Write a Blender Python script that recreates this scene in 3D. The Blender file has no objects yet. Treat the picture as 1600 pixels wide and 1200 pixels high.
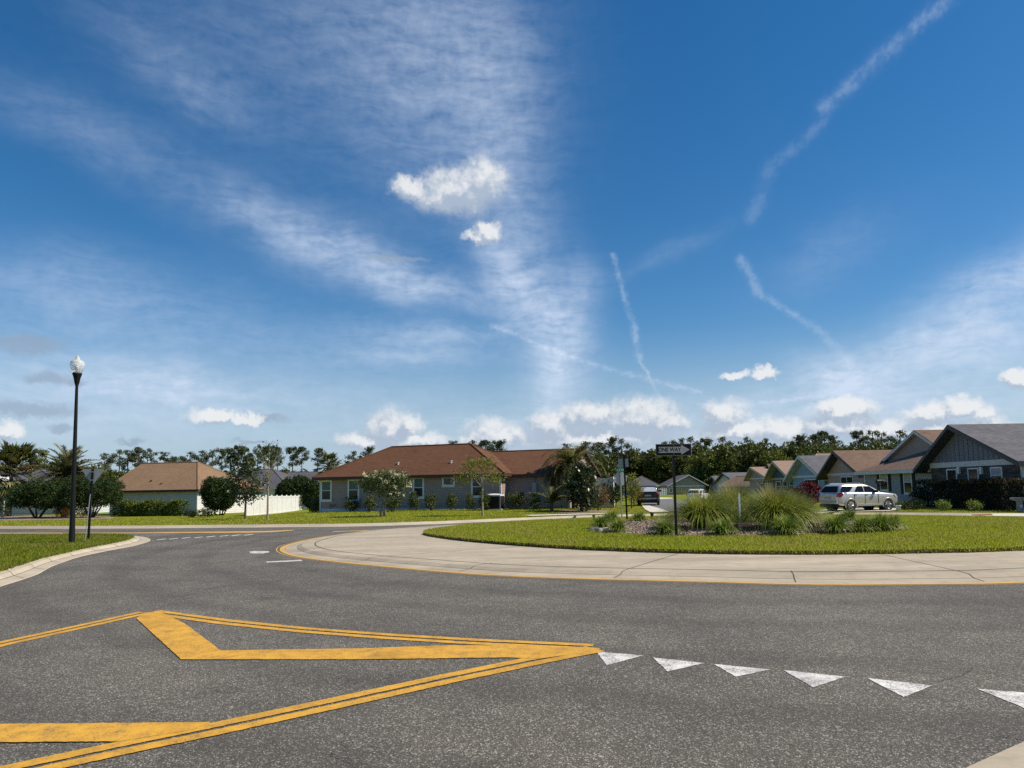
import bpy, math, random
import numpy as np
from mathutils import Vector, Matrix
R = math.radians
C = bpy.context.scene.collection
# ------------------------------------------------------------------ camera model (real units, metres)
F, PIT, ROLL, CAMH = 1109.0, R(5.5), R(0.9), 1.7
Y0 = 762 - F * math.tan(PIT)
def ray(px, py):
    u = (px - 800) / F; v = -(py - Y0) / F
    c, s = math.cos(ROLL), math.sin(ROLL)
    u2 = u * c + v * s; v2 = -u * s + v * c
    return np.array([u2, math.cos(PIT) - v2 * math.sin(PIT), math.sin(PIT) + v2 * math.cos(PIT)])
def at(px, py, Y):
    d = ray(px, py); return d * (Y / d[1]) + np.array([0, 0, CAMH])
def G0(px, py, z=0.0):
    d = ray(px, py); return d * ((z - CAMH) / d[2]) + np.array([0, 0, CAMH])
def sm(a, b, t):
    t = min(1, max(0, (t - a) / (b - a))); return t * t * (3 - 2 * t)
def ln(a, b, t): return min(1, max(0, (t - a) / (b - a)))
def g(x, y):
    left = sm(-13, -21, x) * ln(38, 68, y)
    cen = sm(62, 120, y) * 0.6
    hump = 0.18 * sm(-15, -3, x) * sm(38, 50, y) * (1 - sm(2, 9, x)) * (1 - sm(60, 80, y))
    return -(0.42 * left + (1 - left) * cen) + hump
def P(px, py, off=0.1, zf=None):
    """where the line of sight through a photo point meets the ground"""
    d = ray(px, py); t = 2.0; zf = zf or (lambda x, y: g(x, y) + off)
    o = np.array([0, 0, CAMH]); st = 0.2
    while t < 400:
        p = o + d * t
        if p[2] < zf(p[0], p[1]):
            p[2] = zf(p[0], p[1]); return p
        t += st
    return o + d * 400
def onplane(px, py, O, ang):
    """photo point -> local (x along wall, z) on the vertical plane through O with direction ang"""
    d = ray(px, py); n = (-math.sin(ang), math.cos(ang))
    t = (O[0] * n[0] + O[1] * n[1]) / (d[0] * n[0] + d[1] * n[1])
    p = d * t
    return ((p[0] - O[0]) * math.cos(ang) + (p[1] - O[1]) * math.sin(ang), p[2] + CAMH)

# ------------------------------------------------------------------ materials
def nodes(name):
    m = bpy.data.materials.new(name); m.use_nodes = True
    nt = m.node_tree; return m, nt, nt.nodes['Principled BSDF']
def rgb(c): return (c[0], c[1], c[2], 1)
def nz(nt, scale, detail=4, rough=.6, vec=None, dim='3D'):
    n = nt.nodes.new('ShaderNodeTexNoise'); n.inputs['Scale'].default_value = scale
    n.inputs['Detail'].default_value = detail; n.inputs['Roughness'].default_value = rough
    if vec is None:
        tc = nt.nodes.get('TC') or nt.nodes.new('ShaderNodeTexCoord'); tc.name = 'TC'; vec = tc.outputs['Object']
    nt.links.new(vec, n.inputs['Vector']); return n
def mp(nt, val, a, b, c=0., d=1.):
    n = nt.nodes.new('ShaderNodeMapRange'); n.inputs[1].default_value = a; n.inputs[2].default_value = b
    n.inputs[3].default_value = c; n.inputs[4].default_value = d; nt.links.new(val, n.inputs[0]); return n.outputs[0]
def mixc(nt, f, a, b, blend='MIX'):
    n = nt.nodes.new('ShaderNodeMix'); n.data_type = 'RGBA'; n.blend_type = blend
    for s, v in ((n.inputs[0], f), (n.inputs[6], a), (n.inputs[7], b)):
        if hasattr(v, 'is_linked'): nt.links.new(v, s)
        elif isinstance(v, (tuple, list)): s.default_value = rgb(v)
        else: s.default_value = v
    return n.outputs[2]
def bump(nt, bs, h, strength=.3, dist=.02):
    b = nt.nodes.new('ShaderNodeBump'); b.inputs['Strength'].default_value = strength; b.inputs['Distance'].default_value = dist
    nt.links.new(h, b.inputs['Height']); nt.links.new(b.outputs[0], bs.inputs['Normal'])
def math2(nt, op, a, b=None):
    n = nt.nodes.new('ShaderNodeMath'); n.operation = op
    for i, v in enumerate((a, b)):
        if v is None: continue
        if hasattr(v, 'is_linked'): nt.links.new(v, n.inputs[i])
        else: n.inputs[i].default_value = v
    return n.outputs[0]
def M(name, c1, c2=None, scale=4, rough=.7, metal=0, spec=.5, b=0, bs=20, bd=.01, lo=.35, hi=.65):
    m, nt, p = nodes(name)
    p.inputs['Roughness'].default_value = rough; p.inputs['Metallic'].default_value = metal
    p.inputs['Specular IOR Level'].default_value = spec
    c2 = c2 or tuple(x * .8 for x in c1)
    n = nz(nt, scale); nt.links.new(mixc(nt, mp(nt, n.outputs[0], lo, hi), c1, c2), p.inputs['Base Color'])
    if b: bump(nt, p, nz(nt, bs, 3).outputs[0], b, bd)
    return m
def leafmat(name, ca, cb, trans=.25, rough=.5, scale=1.2, cc=None, spec=.35, patch=None):
    m, nt, p = nodes(name); ge = nt.nodes.new('ShaderNodeNewGeometry')
    n = nz(nt, scale, 2)
    f = math2(nt, 'ADD', math2(nt, 'MULTIPLY', ge.outputs['Random Per Island'], .6), math2(nt, 'MULTIPLY', mp(nt, n.outputs[0], .3, .7), .4))
    col = mixc(nt, f, ca, cb)
    if cc: col = mixc(nt, mp(nt, ge.outputs['Random Per Island'], .86, .9), col, cc)
    if patch: col = mixc(nt, mp(nt, nz(nt, .42, 5, .65).outputs[0], .46, .66, 0, .75), col, patch)
    nt.links.new(col, p.inputs['Base Color']); p.inputs['Roughness'].default_value = rough
    p.inputs['Specular IOR Level'].default_value = spec
    tr = nt.nodes.new('ShaderNodeBsdfTranslucent'); nt.links.new(col, tr.inputs[0])
    mx = nt.nodes.new('ShaderNodeMixShader'); mx.inputs[0].default_value = trans
    nt.links.new(p.outputs[0], mx.inputs[1]); nt.links.new(tr.outputs[0], mx.inputs[2])
    nt.links.new(mx.outputs[0], nt.nodes['Material Output'].inputs[0]); return m
def siding(name, c, lap=.17, vertical=False):
    m, nt, p = nodes(name); tc = nt.nodes.new('ShaderNodeTexCoord'); sx = nt.nodes.new('ShaderNodeSeparateXYZ')
    nt.links.new(tc.outputs['Object'], sx.inputs[0])
    fr = math2(nt, 'FRACT', math2(nt, 'DIVIDE', sx.outputs[2], lap))
    n = nz(nt, 1.3, 5)
    col = mixc(nt, mp(nt, n.outputs[0], .3, .7), c, tuple(x * .86 for x in c))
    groove = mp(nt, fr, .0, .1, 1, 0)
    col = mixc(nt, groove, col, tuple(x * .6 for x in c))
    nt.links.new(col, p.inputs['Base Color']); p.inputs['Roughness'].default_value = .6
    p.inputs['Specular IOR Level'].default_value = .25
    bump(nt, p, math2(nt, 'SUBTRACT', 1., fr), .8, .02); return m
def shingle(name, c, c2):
    m, nt, p = nodes(name); tc = nt.nodes.new('ShaderNodeTexCoord'); sx = nt.nodes.new('ShaderNodeSeparateXYZ')
    nt.links.new(tc.outputs['Object'], sx.inputs[0])
    row = math2(nt, 'FLOOR', math2(nt, 'DIVIDE', sx.outputs[2], .06))
    along = math2(nt, 'ADD', sx.outputs[0], sx.outputs[1])
    cmb = nt.nodes.new('ShaderNodeCombineXYZ'); nt.links.new(math2(nt, 'FLOOR', math2(nt, 'ADD', math2(nt, 'MULTIPLY', along, 3.5), math2(nt, 'MULTIPLY', row, 1.37))), cmb.inputs[0]); nt.links.new(row, cmb.inputs[1])
    wn = nt.nodes.new('ShaderNodeTexWhiteNoise'); nt.links.new(cmb.outputs[0], wn.inputs['Vector'])
    n = nz(nt, .5, 6); f = math2(nt, 'ADD', math2(nt, 'MULTIPLY', wn.outputs[0], .6), math2(nt, 'MULTIPLY', mp(nt, n.outputs[0], .3, .7), .4))
    col = mixc(nt, f, c, c2)
    nt.links.new(col, p.inputs['Base Color']); p.inputs['Roughness'].default_value = .9; p.inputs['Specular IOR Level'].default_value = .2
    fr = math2(nt, 'FRACT', math2(nt, 'DIVIDE', sx.outputs[2], .06)); bump(nt, p, fr, .6, .012); return m
def stone(name, cols, mort, sx_=.4, sz=.11):
    m, nt, p = nodes(name); tc = nt.nodes.new('ShaderNodeTexCoord'); s = nt.nodes.new('ShaderNodeSeparateXYZ')
    nt.links.new(tc.outputs['Object'], s.inputs[0]); c = nt.nodes.new('ShaderNodeCombineXYZ')
    nt.links.new(math2(nt, 'ADD', s.outputs[0], s.outputs[1]), c.inputs[0]); nt.links.new(s.outputs[2], c.inputs[1])
    br = nt.nodes.new('ShaderNodeTexBrick'); nt.links.new(c.outputs[0], br.inputs[0])
    br.inputs['Color1'].default_value = rgb(cols[0]); br.inputs['Color2'].default_value = rgb(cols[1]); br.inputs['Mortar'].default_value = rgb(mort)
    br.inputs['Scale'].default_value = 1; br.inputs['Mortar Size'].default_value = .008; br.inputs['Brick Width'].default_value = sx_; br.inputs['Row Height'].default_value = sz
    br.inputs['Bias'].default_value = -.2
    n = nz(nt, 5, 5); col = mixc(nt, mp(nt, n.outputs[0], .35, .7), br.outputs[0], cols[2])
    nt.links.new(col, p.inputs['Base Color']); p.inputs['Roughness'].default_value = .85
    bump(nt, p, n.outputs[0], .8, .04); return m
def glass(name, c=(.015, .02, .025), spec=.5):
    m, nt, p = nodes(name); p.inputs['Base Color'].default_value = rgb(c); p.inputs['Roughness'].default_value = .06
    p.inputs['Specular IOR Level'].default_value = spec; return m
def asphalt(name, base, tint):
    m, nt, p = nodes(name)
    tc = nt.nodes.new('ShaderNodeTexCoord'); tc.name = 'TC'
    v = nt.nodes.new('ShaderNodeTexVoronoi'); v.inputs['Scale'].default_value = 120; nt.links.new(tc.outputs['Object'], v.inputs['Vector'])
    v2 = nt.nodes.new('ShaderNodeTexVoronoi'); v2.inputs['Scale'].default_value = 95; nt.links.new(tc.outputs['Object'], v2.inputs['Vector'])
    sep = nt.nodes.new('ShaderNodeSeparateColor'); nt.links.new(v.outputs['Color'], sep.inputs[0])
    sep2 = nt.nodes.new('ShaderNodeSeparateColor'); nt.links.new(v2.outputs['Color'], sep2.inputs[0])
    dark = tuple(x * .62 for x in base); lite = tuple(x * 1.35 for x in base)
    col = mixc(nt, sep.outputs[0], dark, lite)
    col = mixc(nt, mp(nt, sep.outputs[1], .9, .94, 0, .8), col, (.30, .285, .25))       # pale stone chips
    col = mixc(nt, mp(nt, sep2.outputs[1], .9, .93, 0, .75), col, (.42, .40, .37))
    col = mixc(nt, mp(nt, sep2.outputs[0], .9, .95, 0, .7), col, (.03, .029, .027))
    big = nz(nt, .35, 5, .62)
    col = mixc(nt, 1., col, mixc(nt, mp(nt, big.outputs[0], .3, .72), (.74, .74, .74), (1.26, 1.24, 1.2)), 'MULTIPLY')
    oil = nt.nodes.new('ShaderNodeTexVoronoi'); oil.inputs['Scale'].default_value = .75; oil.inputs['Randomness'].default_value = 1; wq = nt.nodes.new('ShaderNodeVectorMath'); wq.operation = 'ADD'; nt.links.new(tc.outputs['Object'], wq.inputs[0]); wz = nz(nt, 3.5, 4, .7); nt.links.new(wz.outputs['Color'], wq.inputs[1]); nt.links.new(wq.outputs[0], oil.inputs['Vector'])
    col = mixc(nt, mp(nt, oil.outputs['Distance'], .03, .16, .45, 0), col, tuple(x * .35 for x in base))
    mid = nz(nt, 2.2, 4, .6)
    col = mixc(nt, 1., col, mixc(nt, mp(nt, mid.outputs[0], .3, .7), (.9, .9, .9), (1.1, 1.09, 1.08)), 'MULTIPLY')
    # darker wheel tracks that follow the ring road
    off = nt.nodes.new('ShaderNodeVectorMath'); off.operation = 'SUBTRACT'; off.inputs[1].default_value = (6.5, 24, 0); nt.links.new(tc.outputs['Object'], off.inputs[0])
    le = nt.nodes.new('ShaderNodeVectorMath'); le.operation = 'LENGTH'; nt.links.new(off.outputs[0], le.inputs[0])
    wob = math2(nt, 'ADD', le.outputs[1], math2(nt, 'MULTIPLY', nz(nt, .25, 2).outputs[0], 1.2))
    tr = math2(nt, 'SINE', math2(nt, 'MULTIPLY', wob, 3.6))
    col = mixc(nt, mp(nt, tr, .2, 1., 0, .28), col, tuple(x * .5 for x in base))
    st = nz(nt, .9, 6, .7); col = mixc(nt, mp(nt, st.outputs[0], .66, .78, 0, .5), col, tint)
    nt.links.new(col, p.inputs['Base Color']); p.inputs['Roughness'].default_value = .8; p.inputs['Specular IOR Level'].default_value = .35
    bump(nt, p, v.outputs['Distance'], .55, .008); return m
def concrete(name, c, stain=.5):
    m, nt, p = nodes(name)
    tc = nt.nodes.new('ShaderNodeTexCoord'); tc.name = 'TC'; mpg = nt.nodes.new('ShaderNodeMapping'); mpg.inputs['Scale'].default_value = (.35, 1.5, 1); mpg.inputs['Rotation'].default_value = (0, 0, .12); nt.links.new(tc.outputs['Object'], mpg.inputs[0])
    n1 = nz(nt, .8, 7, .7, mpg.outputs[0]); n2 = nz(nt, 3, 6, .7); n3 = nz(nt, 90, 2)
    col = mixc(nt, mp(nt, n1.outputs[0], .35, .68), c, tuple(x * (1 - .45 * stain) for x in c))
    col = mixc(nt, mp(nt, n2.outputs[0], .5, .75, 0, .6), col, tuple(x * (1 - .6 * stain) for x in (c[0], c[1] * .98, c[2] * .94)))
    col = mixc(nt, mp(nt, n3.outputs[0], .3, .7, 0, .25), col, tuple(x * .7 for x in c))
    nt.links.new(col, p.inputs['Base Color']); p.inputs['Roughness'].default_value = .85; p.inputs['Specular IOR Level'].default_value = .3
    bump(nt, p, n3.outputs[0], .25, .004); return m
def paint(name, c, under=(.07, .07, .068), lo=.58, hi=.7, amt=.75):
    m, nt, p = nodes(name)
    n1 = nz(nt, 60, 3, .7); n2 = nz(nt, 5, 5, .7)
    f = math2(nt, 'ADD', math2(nt, 'MULTIPLY', n1.outputs[0], .6), math2(nt, 'MULTIPLY', n2.outputs[0], .4))
    col = mixc(nt, mp(nt, n2.outputs[0], .35, .7), c, tuple(x * .78 for x in c))
    col = mixc(nt, mp(nt, f, lo, hi, 0, amt), col, under)
    sc_ = nz(nt, 1.1, 5, .7); col = mixc(nt, mp(nt, sc_.outputs[0], .5, .72, 0, .6), col, tuple(x * .45 for x in c))
    nt.links.new(col, p.inputs['Base Color']); p.inputs['Roughness'].default_value = .75
    bump(nt, p, n1.outputs[0], .5, .006); return m
def lawnmat(name, ca, cb, cdry):
    m, nt, p = nodes(name)
    n1 = nz(nt, .6, 5, .65); n2 = nz(nt, 14, 4, .7); n3 = nz(nt, .13, 3)
    col = mixc(nt, mp(nt, n1.outputs[0], .3, .7), ca, cb)
    col = mixc(nt, mp(nt, n2.outputs[0], .35, .7), col, tuple(x * .55 for x in ca))
    col = mixc(nt, mp(nt, n3.outputs[0], .5, .75, 0, .45), col, cdry)
    nt.links.new(col, p.inputs['Base Color']); p.inputs['Roughness'].default_value = .9; p.inputs['Specular IOR Level'].default_value = .1
    bump(nt, p, n2.outputs[0], 1., .06); return m
def carpaint(name, c, metal=.5, rough=.28):
    m, nt, p = nodes(name); n = nz(nt, 3, 2)
    nt.links.new(mixc(nt, mp(nt, n.outputs[0], .3, .7), c, tuple(x * .93 for x in c)), p.inputs['Base Color'])
    p.inputs['Metallic'].default_value = metal; p.inputs['Roughness'].default_value = rough; p.inputs['Coat Weight'].default_value = .6; p.inputs['Coat Roughness'].default_value = .05
    return m

MAT = {}
MAT['asphalt'] = asphalt('asphalt', (.100, .091, .075), (.165, .15, .13))
MAT['street'] = M('far_street', (.16, .165, .17), (.12, .12, .125), 3, .8, b=.2, bs=60)
MAT['concrete'] = concrete('concrete', (.49, .42, .315), .9)
MAT['kerb'] = concrete('kerb_concrete', (.50, .435, .33), .6)
MAT['walk'] = concrete('walk_concrete', (.62, .58, .50), .2)
MAT['seam'] = M('seam_dirt', (.03, .028, .024), (.06, .055, .045), 6, .95)
MAT['yellow'] = paint('yellow_paint', (.66, .35, .032), (.10, .085, .06), .50, .66, .85)
MAT['yellow2'] = paint('yellow_worn', (.62, .36, .07), (.4, .37, .3), .5, .64, .8)
MAT['white'] = paint('white_paint', (.72, .71, .67), (.12, .11, .1), lo=.47, hi=.6, amt=.9)
MAT['lawn'] = lawnmat('lawn', (.19, .22, .011), (.25, .28, .016), (.24, .23, .05))
MAT['lawn2'] = lawnmat('corner_lawn', (.11, .145, .010), (.14, .175, .014), (.19, .19, .04))
MAT['blade2'] = leafmat('corner_grass_blade', (.115, .145, .006), (.24, .28, .016), .35, .6, .5, cc=(.3, .29, .08), spec=.15, patch=(.26, .25, .06))
MAT['blade'] = leafmat('grass_blade', (.23, .265, .010), (.45, .48, .034), .42, .6, .5, cc=(.46, .43, .14), spec=.15, patch=(.40, .33, .09))
MAT['mulch'] = M('mulch', (.36, .27, .21), (.16, .115, .09), 22, .95, b=1, bs=30, bd=.04)
MAT['chip'] = leafmat('mulch_chip', (.22, .155, .12), (.55, .44, .36), 0, .9, 2)
MAT['soil'] = M('soil', (.10, .075, .04), (.05, .042, .02), 10, .95, b=.8, bs=30, bd=.03)
MAT['black'] = M('black_metal', (.008, .008, .008), (.012, .012, .012), 8, .5, spec=.2)
MAT['galv'] = M('galvanised_steel', (.34, .35, .36), (.26, .27, .28), 14, .5, .25)
MAT['alu'] = M('sign_back_aluminium', (.40, .40, .40), (.32, .32, .32), 9, .5, .2)
MAT['signblack'] = M('sign_black', (.008, .007, .008), (.011, .011, .011), 6, .55, spec=.12)
MAT['signwhite'] = M('sign_white', (.33, .33, .32), (.28, .28, .28), 6, .4)
MAT['signgreen'] = M('sign_green', (.01, .16, .09), (.01, .13, .07), 6, .4)
MAT['trim'] = M('white_trim', (.72, .73, .72), (.62, .63, .62), 3, .5)
MAT['vinyl'] = M('white_vinyl', (.8, .8, .79), (.72, .72, .7), 2, .4)
MAT['glass'] = glass('window_glass'); MAT['blind'] = M('window_blind', (.10, .16, .15), (.06, .11, .10), 9, .6)
MAT['curtain'] = M('curtain', (.42, .44, .45), (.3, .32, .33), 12, .8)
MAT['door'] = M('red_door', (.10, .015, .015), (.06, .01, .01), 4, .5)
MAT['dark'] = M('dark_shade_and_parts', (.012, .012, .014), (.008, .008, .01), 4, .9)
MAT['bark'] = M('bark', (.13, .10, .075), (.06, .045, .035), 12, .9, b=.8, bs=25, bd=.03)
MAT['palebark'] = M('pale_bark', (.32, .27, .21), (.2, .17, .13), 10, .85, b=.4, bs=20, bd=.02)
MAT['palmbark'] = M('palm_bark', (.16, .13, .10), (.07, .055, .04), 9, .95, b=1, bs=12, bd=.06)
MAT['roof_tan'] = shingle('tan_shingle', (.25, .165, .10), (.185, .115, .068))
MAT['roof_brown'] = shingle('brown_shingle', (.145, .070, .038), (.098, .044, .023))
MAT['roof_brown2'] = shingle('umber_shingle', (.20, .135, .10), (.12, .08, .058))
MAT['roof_grey'] = shingle('grey_shingle', (.115, .115, .125), (.07, .07, .078))
MAT['roof_slate'] = shingle('slate_shingle', (.15, .15, .165), (.085, .085, .095))
MAT['roof_pink'] = shingle('clay_shingle', (.32, .225, .175), (.24, .165, .125))
MAT['fascia_brown'] = M('brown_fascia', (.07, .03, .022), (.05, .022, .016), 3, .6)
MAT['fascia_white'] = M('white_fascia', (.6, .6, .6), (.52, .52, .53), 3, .5)
MAT['fascia_cream'] = M('cream_fascia', (.42, .38, .28), (.36, .32, .24), 3, .5)
MAT['fascia_dark'] = M('dark_fascia', (.05, .052, .06), (.04, .04, .045), 3, .6)
MAT['stone_dark'] = stone('dark_ledgestone', ((.05, .043, .04), (.22, .19, .165), (.03, .027, .027)), (.010, .010, .010), .55, .10)
MAT['stone_pale'] = stone('pale_fieldstone', ((.5, .42, .3), (.35, .27, .17), (.2, .16, .11)), (.4, .38, .33), .35, .2)

# ------------------------------------------------------------------ mesh helpers
class MB:
    def __init__(s): s.v = []; s.f = []; s.m = []; s.sm = []; s.arr = []
    def add(s, vs, fs, mi=0, smooth=False):
        b = len(s.v); s.v += [tuple(map(float, p)) for p in vs]
        for f in fs: s.f.append(tuple(i + b for i in f)); s.m.append(mi); s.sm.append(smooth)
        return s
    def box(s, c, d, mi=0, rz=0, M4=None):
        x, y, z = d[0] / 2, d[1] / 2, d[2] / 2; cs, sn = math.cos(rz), math.sin(rz); vs = []
        for i in (-1, 1):
            for j in (-1, 1):
                for k in (-1, 1):
                    p = Vector((i * x, j * y, k * z))
                    if M4: p = M4 @ p
                    vs.append((c[0] + p.x * cs - p.y * sn, c[1] + p.x * sn + p.y * cs, c[2] + p.z))
        return s.add(vs, [(0, 1, 3, 2), (4, 6, 7, 5), (0, 4, 5, 1), (2, 3, 7, 6), (0, 2, 6, 4), (1, 5, 7, 3)], mi)
    def span(s, a, b, mi=0):
        return s.box([(a[i] + b[i]) / 2 for i in range(3)], [abs(b[i] - a[i]) for i in range(3)], mi)
    def prism(s, poly, off, mi=0):
        n = len(poly); o = Vector(off); vs = [Vector(p) for p in poly] + [Vector(p) + o for p in poly]
        return s.add(vs, [tuple(range(n - 1, -1, -1)), tuple(range(n, 2 * n))] + [(i, (i + 1) % n, n + (i + 1) % n, n + i) for i in range(n)], mi)
    def tube(s, pts, rad, n=8, mi=0, smooth=True, cap=True):
        pts = [Vector(p) for p in pts]; rad = rad if hasattr(rad, '__len__') else [rad] * len(pts); vs = []
        for i, p in enumerate(pts):
            t = (pts[min(i + 1, len(pts) - 1)] - pts[max(i - 1, 0)]).normalized()
            a = t.cross(Vector((0.13, 1, 0.07)) if abs(t.y) < .9 else Vector((1, 0.1, 0))).normalized(); b = t.cross(a)
            for k in range(n):
                q = 2 * math.pi * k / n; vs.append(p + (a * math.cos(q) + b * math.sin(q)) * rad[i])
        fs = [(i * n + k, i * n + (k + 1) % n, (i + 1) * n + (k + 1) % n, (i + 1) * n + k) for i in range(len(pts) - 1) for k in range(n)]
        s.add(vs, fs, mi, smooth)
        if cap:
            L = len(pts); s.add(vs[:n], [tuple(range(n - 1, -1, -1))], mi); s.add(vs[(L - 1) * n:], [tuple(range(n))], mi)
        return s
    def lathe(s, prof, n=20, c=(0, 0, 0), mi=0, axis='z', smooth=True):
        vs = []
        for r, z in prof:
            for k in range(n):
                a = 2 * math.pi * k / n; x, y = r * math.cos(a), r * math.sin(a)
                q = (x, y, z) if axis == 'z' else (x, z, y) if axis == 'y' else (z, x, y)
                vs.append((c[0] + q[0], c[1] + q[1], c[2] + q[2]))
        return s.add(vs, [(i * n + k, i * n + (k + 1) % n, (i + 1) * n + (k + 1) % n, (i + 1) * n + k) for i in range(len(prof) - 1) for k in range(n)], mi, smooth)
    def np(s, V, Fc): s.arr.append((V.reshape(-1, 3), Fc)); return s
    def mesh(s, name, mats):
        me = bpy.data.meshes.new(name)
        if s.arr:
            Vs = [np.array(s.v, dtype=float).reshape(-1, 3)] if s.v else []; fs = []; tot = len(s.v); lens = []
            if s.f: fs += [np.array([i for f in s.f for i in f])]; lens += [np.array([len(f) for f in s.f])]
            for V, Fc in s.arr:
                Vs.append(V); fs.append((Fc + tot).ravel()); lens.append(np.full(len(Fc), Fc.shape[1])); tot += len(V)
            V = np.concatenate(Vs); L = np.concatenate(fs); ln_ = np.concatenate(lens)
            me.vertices.add(len(V)); me.vertices.foreach_set('co', V.astype(np.float32).ravel())
            me.loops.add(len(L)); me.loops.foreach_set('vertex_index', L.astype(np.int32))
            me.polygons.add(len(ln_)); st = np.concatenate([[0], np.cumsum(ln_)[:-1]])
            me.polygons.foreach_set('loop_start', st.astype(np.int32)); me.polygons.foreach_set('loop_total', ln_.astype(np.int32))
            mi = np.zeros(len(ln_), dtype=np.int32); mi[:len(s.m)] = s.m; 
            for k, m in enumerate(mats): me.materials.append(m)
            me.polygons.foreach_set('material_index', mi); me.update(calc_edges=True); me.validate()
        else:
            me.from_pydata(s.v, [], s.f)
            for m in mats: me.materials.append(m)
            me.polygons.foreach_set('material_index', s.m); me.polygons.foreach_set('use_smooth', s.sm); me.update()
        return me
    def build(s, name, mats, parent=None, label=None):
        mats = mats if isinstance(mats, (list, tuple)) else [mats]
        o = bpy.data.objects.new(name, s.mesh(name, mats)); C.objects.link(o)
        if parent: o.parent = parent
        if label: o['label'] = label
        return o
def thing(name, label, cat, loc=(0, 0, 0), rz=0, group=None):
    o = bpy.data.objects.new(name, None); C.objects.link(o); o.empty_display_size = .2
    o.location = tuple(map(float, loc)); o.rotation_euler = (0, 0, rz); o['label'] = label; o['category'] = cat
    if group: o['group'] = group
    return o
def tag(o, label, cat, group=None):
    o['label'] = label; o['category'] = cat
    if group: o['group'] = group
    return o
def struct(o, kind='structure'): o['kind'] = kind; return o
def dup(root, loc, rz=0, label=None, group=None, sc=None):
    r = root.copy(); C.objects.link(r); r.location = tuple(map(float, loc)); r.rotation_euler = (0, 0, rz)
    if label: r['label'] = label
    if group: r['group'] = group
    if sc: r.scale = sc if hasattr(sc, '__len__') else (sc, sc, sc)
    for ch in root.children:
        c = ch.copy(); C.objects.link(c); c.parent = r
        for q in ch.children:
            d = q.copy(); C.objects.link(d); d.parent = c
    return r
def nrm(a): return a / (np.linalg.norm(a, axis=-1, keepdims=True) + 1e-9)
def leaves(rng, Pp, Nv, size, asp=.5, up=.5):
    n = len(Pp); s = (size * (.6 + .8 * rng.random(n)))[:, None]
    a = nrm(rng.normal(size=(n, 3)) + Nv * up); b = nrm(np.cross(a, rng.normal(size=(n, 3))))
    c = np.cross(a, b)
    V = np.stack([Pp - a * s * .5, Pp + b * s * asp * .5 + c * s * .08, Pp + a * s * .5, Pp - b * s * asp * .5 + c * s * .08], 1)
    return V, np.arange(n * 4).reshape(n, 4)
def crown_pts(rng, blobs, clump=.3, shell=.55):
    """blobs: (cx,cy,cz, rx,ry,rz, nclumps, leaves per clump)"""
    Ps, Ns = [], []
    for cx, cy, cz, rx, ry, rz, k, m in blobs:
        d = nrm(rng.normal(size=(k, 3))); r = shell + (1 - shell) * rng.random(k) ** .7
        cc = d * r[:, None] * np.array([rx, ry, rz])
        p = np.repeat(cc, m, 0) + rng.normal(size=(k * m, 3)) * clump * np.array([1, 1, .8])
        Ps.append(p + np.array([cx, cy, cz])); Ns.append(nrm(np.repeat(d, m, 0)))
    return np.concatenate(Ps), np.concatenate(Ns)
def blades(rng, base, az, L, el0, bend, w, seg=5, roll=0):
    n = len(base); pos = base.copy(); dirv = np.stack([np.cos(az), np.sin(az), np.zeros(n)], 1); side = np.stack([-np.sin(az), np.cos(az), np.zeros(n)], 1)
    rows = []
    for j in range(seg + 1):
        t = j / seg; wd = (w * (1 - t ** 2.2) + w * .06)[:, None] * .5
        rows.append(np.stack([pos - side * wd, pos + side * wd], 1))
        el = el0 - bend * t ** 1.3
        pos = pos + (dirv * np.cos(el)[:, None] + np.array([0, 0, 1.]) * np.sin(el)[:, None]) * (L / seg)[:, None]
    V = np.stack(rows, 1)                       # n, seg+1, 2, 3
    b = (np.arange(n) * (seg + 1) * 2)[:, None]
    q = np.concatenate([b + np.array([[2 * j, 2 * j + 1, 2 * j + 3, 2 * j + 2]]) for j in range(seg)], 0)
    return V, q
def turf(rng, pts, zs, h=.06, w=.02):
    n = len(pts); a = rng.random(n) * 6.283; hh = h * (.5 + .9 * rng.random(n)); ww = w * (.6 + .8 * rng.random(n))
    b = np.column_stack([pts, zs]); s = np.stack([np.cos(a), np.sin(a), np.zeros(n)], 1) * ww[:, None] * .5
    tip = b + np.stack([rng.normal(size=n) * .45 * hh, rng.normal(size=n) * .45 * hh, hh], 1)
    return np.stack([b - s, b + s, tip], 1), np.arange(n * 3).reshape(n, 3)
def catmull(pts, sub=8, closed=False):
    pts = [np.array(p, float) for p in pts]; n = len(pts); out = []
    for i in range(n if closed else n - 1):
        p0, p1, p2, p3 = (pts[(i - 1) % n], pts[i], pts[(i + 1) % n], pts[(i + 2) % n]) if closed else (pts[max(i - 1, 0)], pts[i], pts[i + 1], pts[min(i + 2, n - 1)])
        for k in range(sub):
            t = k / sub; out.append(.5 * (2 * p1 + (p2 - p0) * t + (2 * p0 - 5 * p1 + 4 * p2 - p3) * t * t + (3 * p1 - p0 - 3 * p2 + p3) * t ** 3))
    if not closed: out.append(pts[-1])
    return out
def inpoly(pts, poly):
    x, y = pts[:, 0], pts[:, 1]; ins = np.zeros(len(pts), bool); n = len(poly)
    for i in range(n):
        x1, y1 = poly[i][:2]; x2, y2 = poly[i - 1][:2]
        c = ((y1 > y) != (y2 > y)) & (x < (x2 - x1) * (y - y1) / (y2 - y1 + 1e-12) + x1); ins ^= c
    return ins
EXPO, SUNE, SKYSTR, SKYSAT, SKYVAL = 0.25, 4.9, 0.1, 1.38, .90
CLHI, CLDK, CLLO, CLTOP = (.54, .63, .77), (.25, .32, .42), (.36, .43, .53), (.72, .73, .74)

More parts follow.
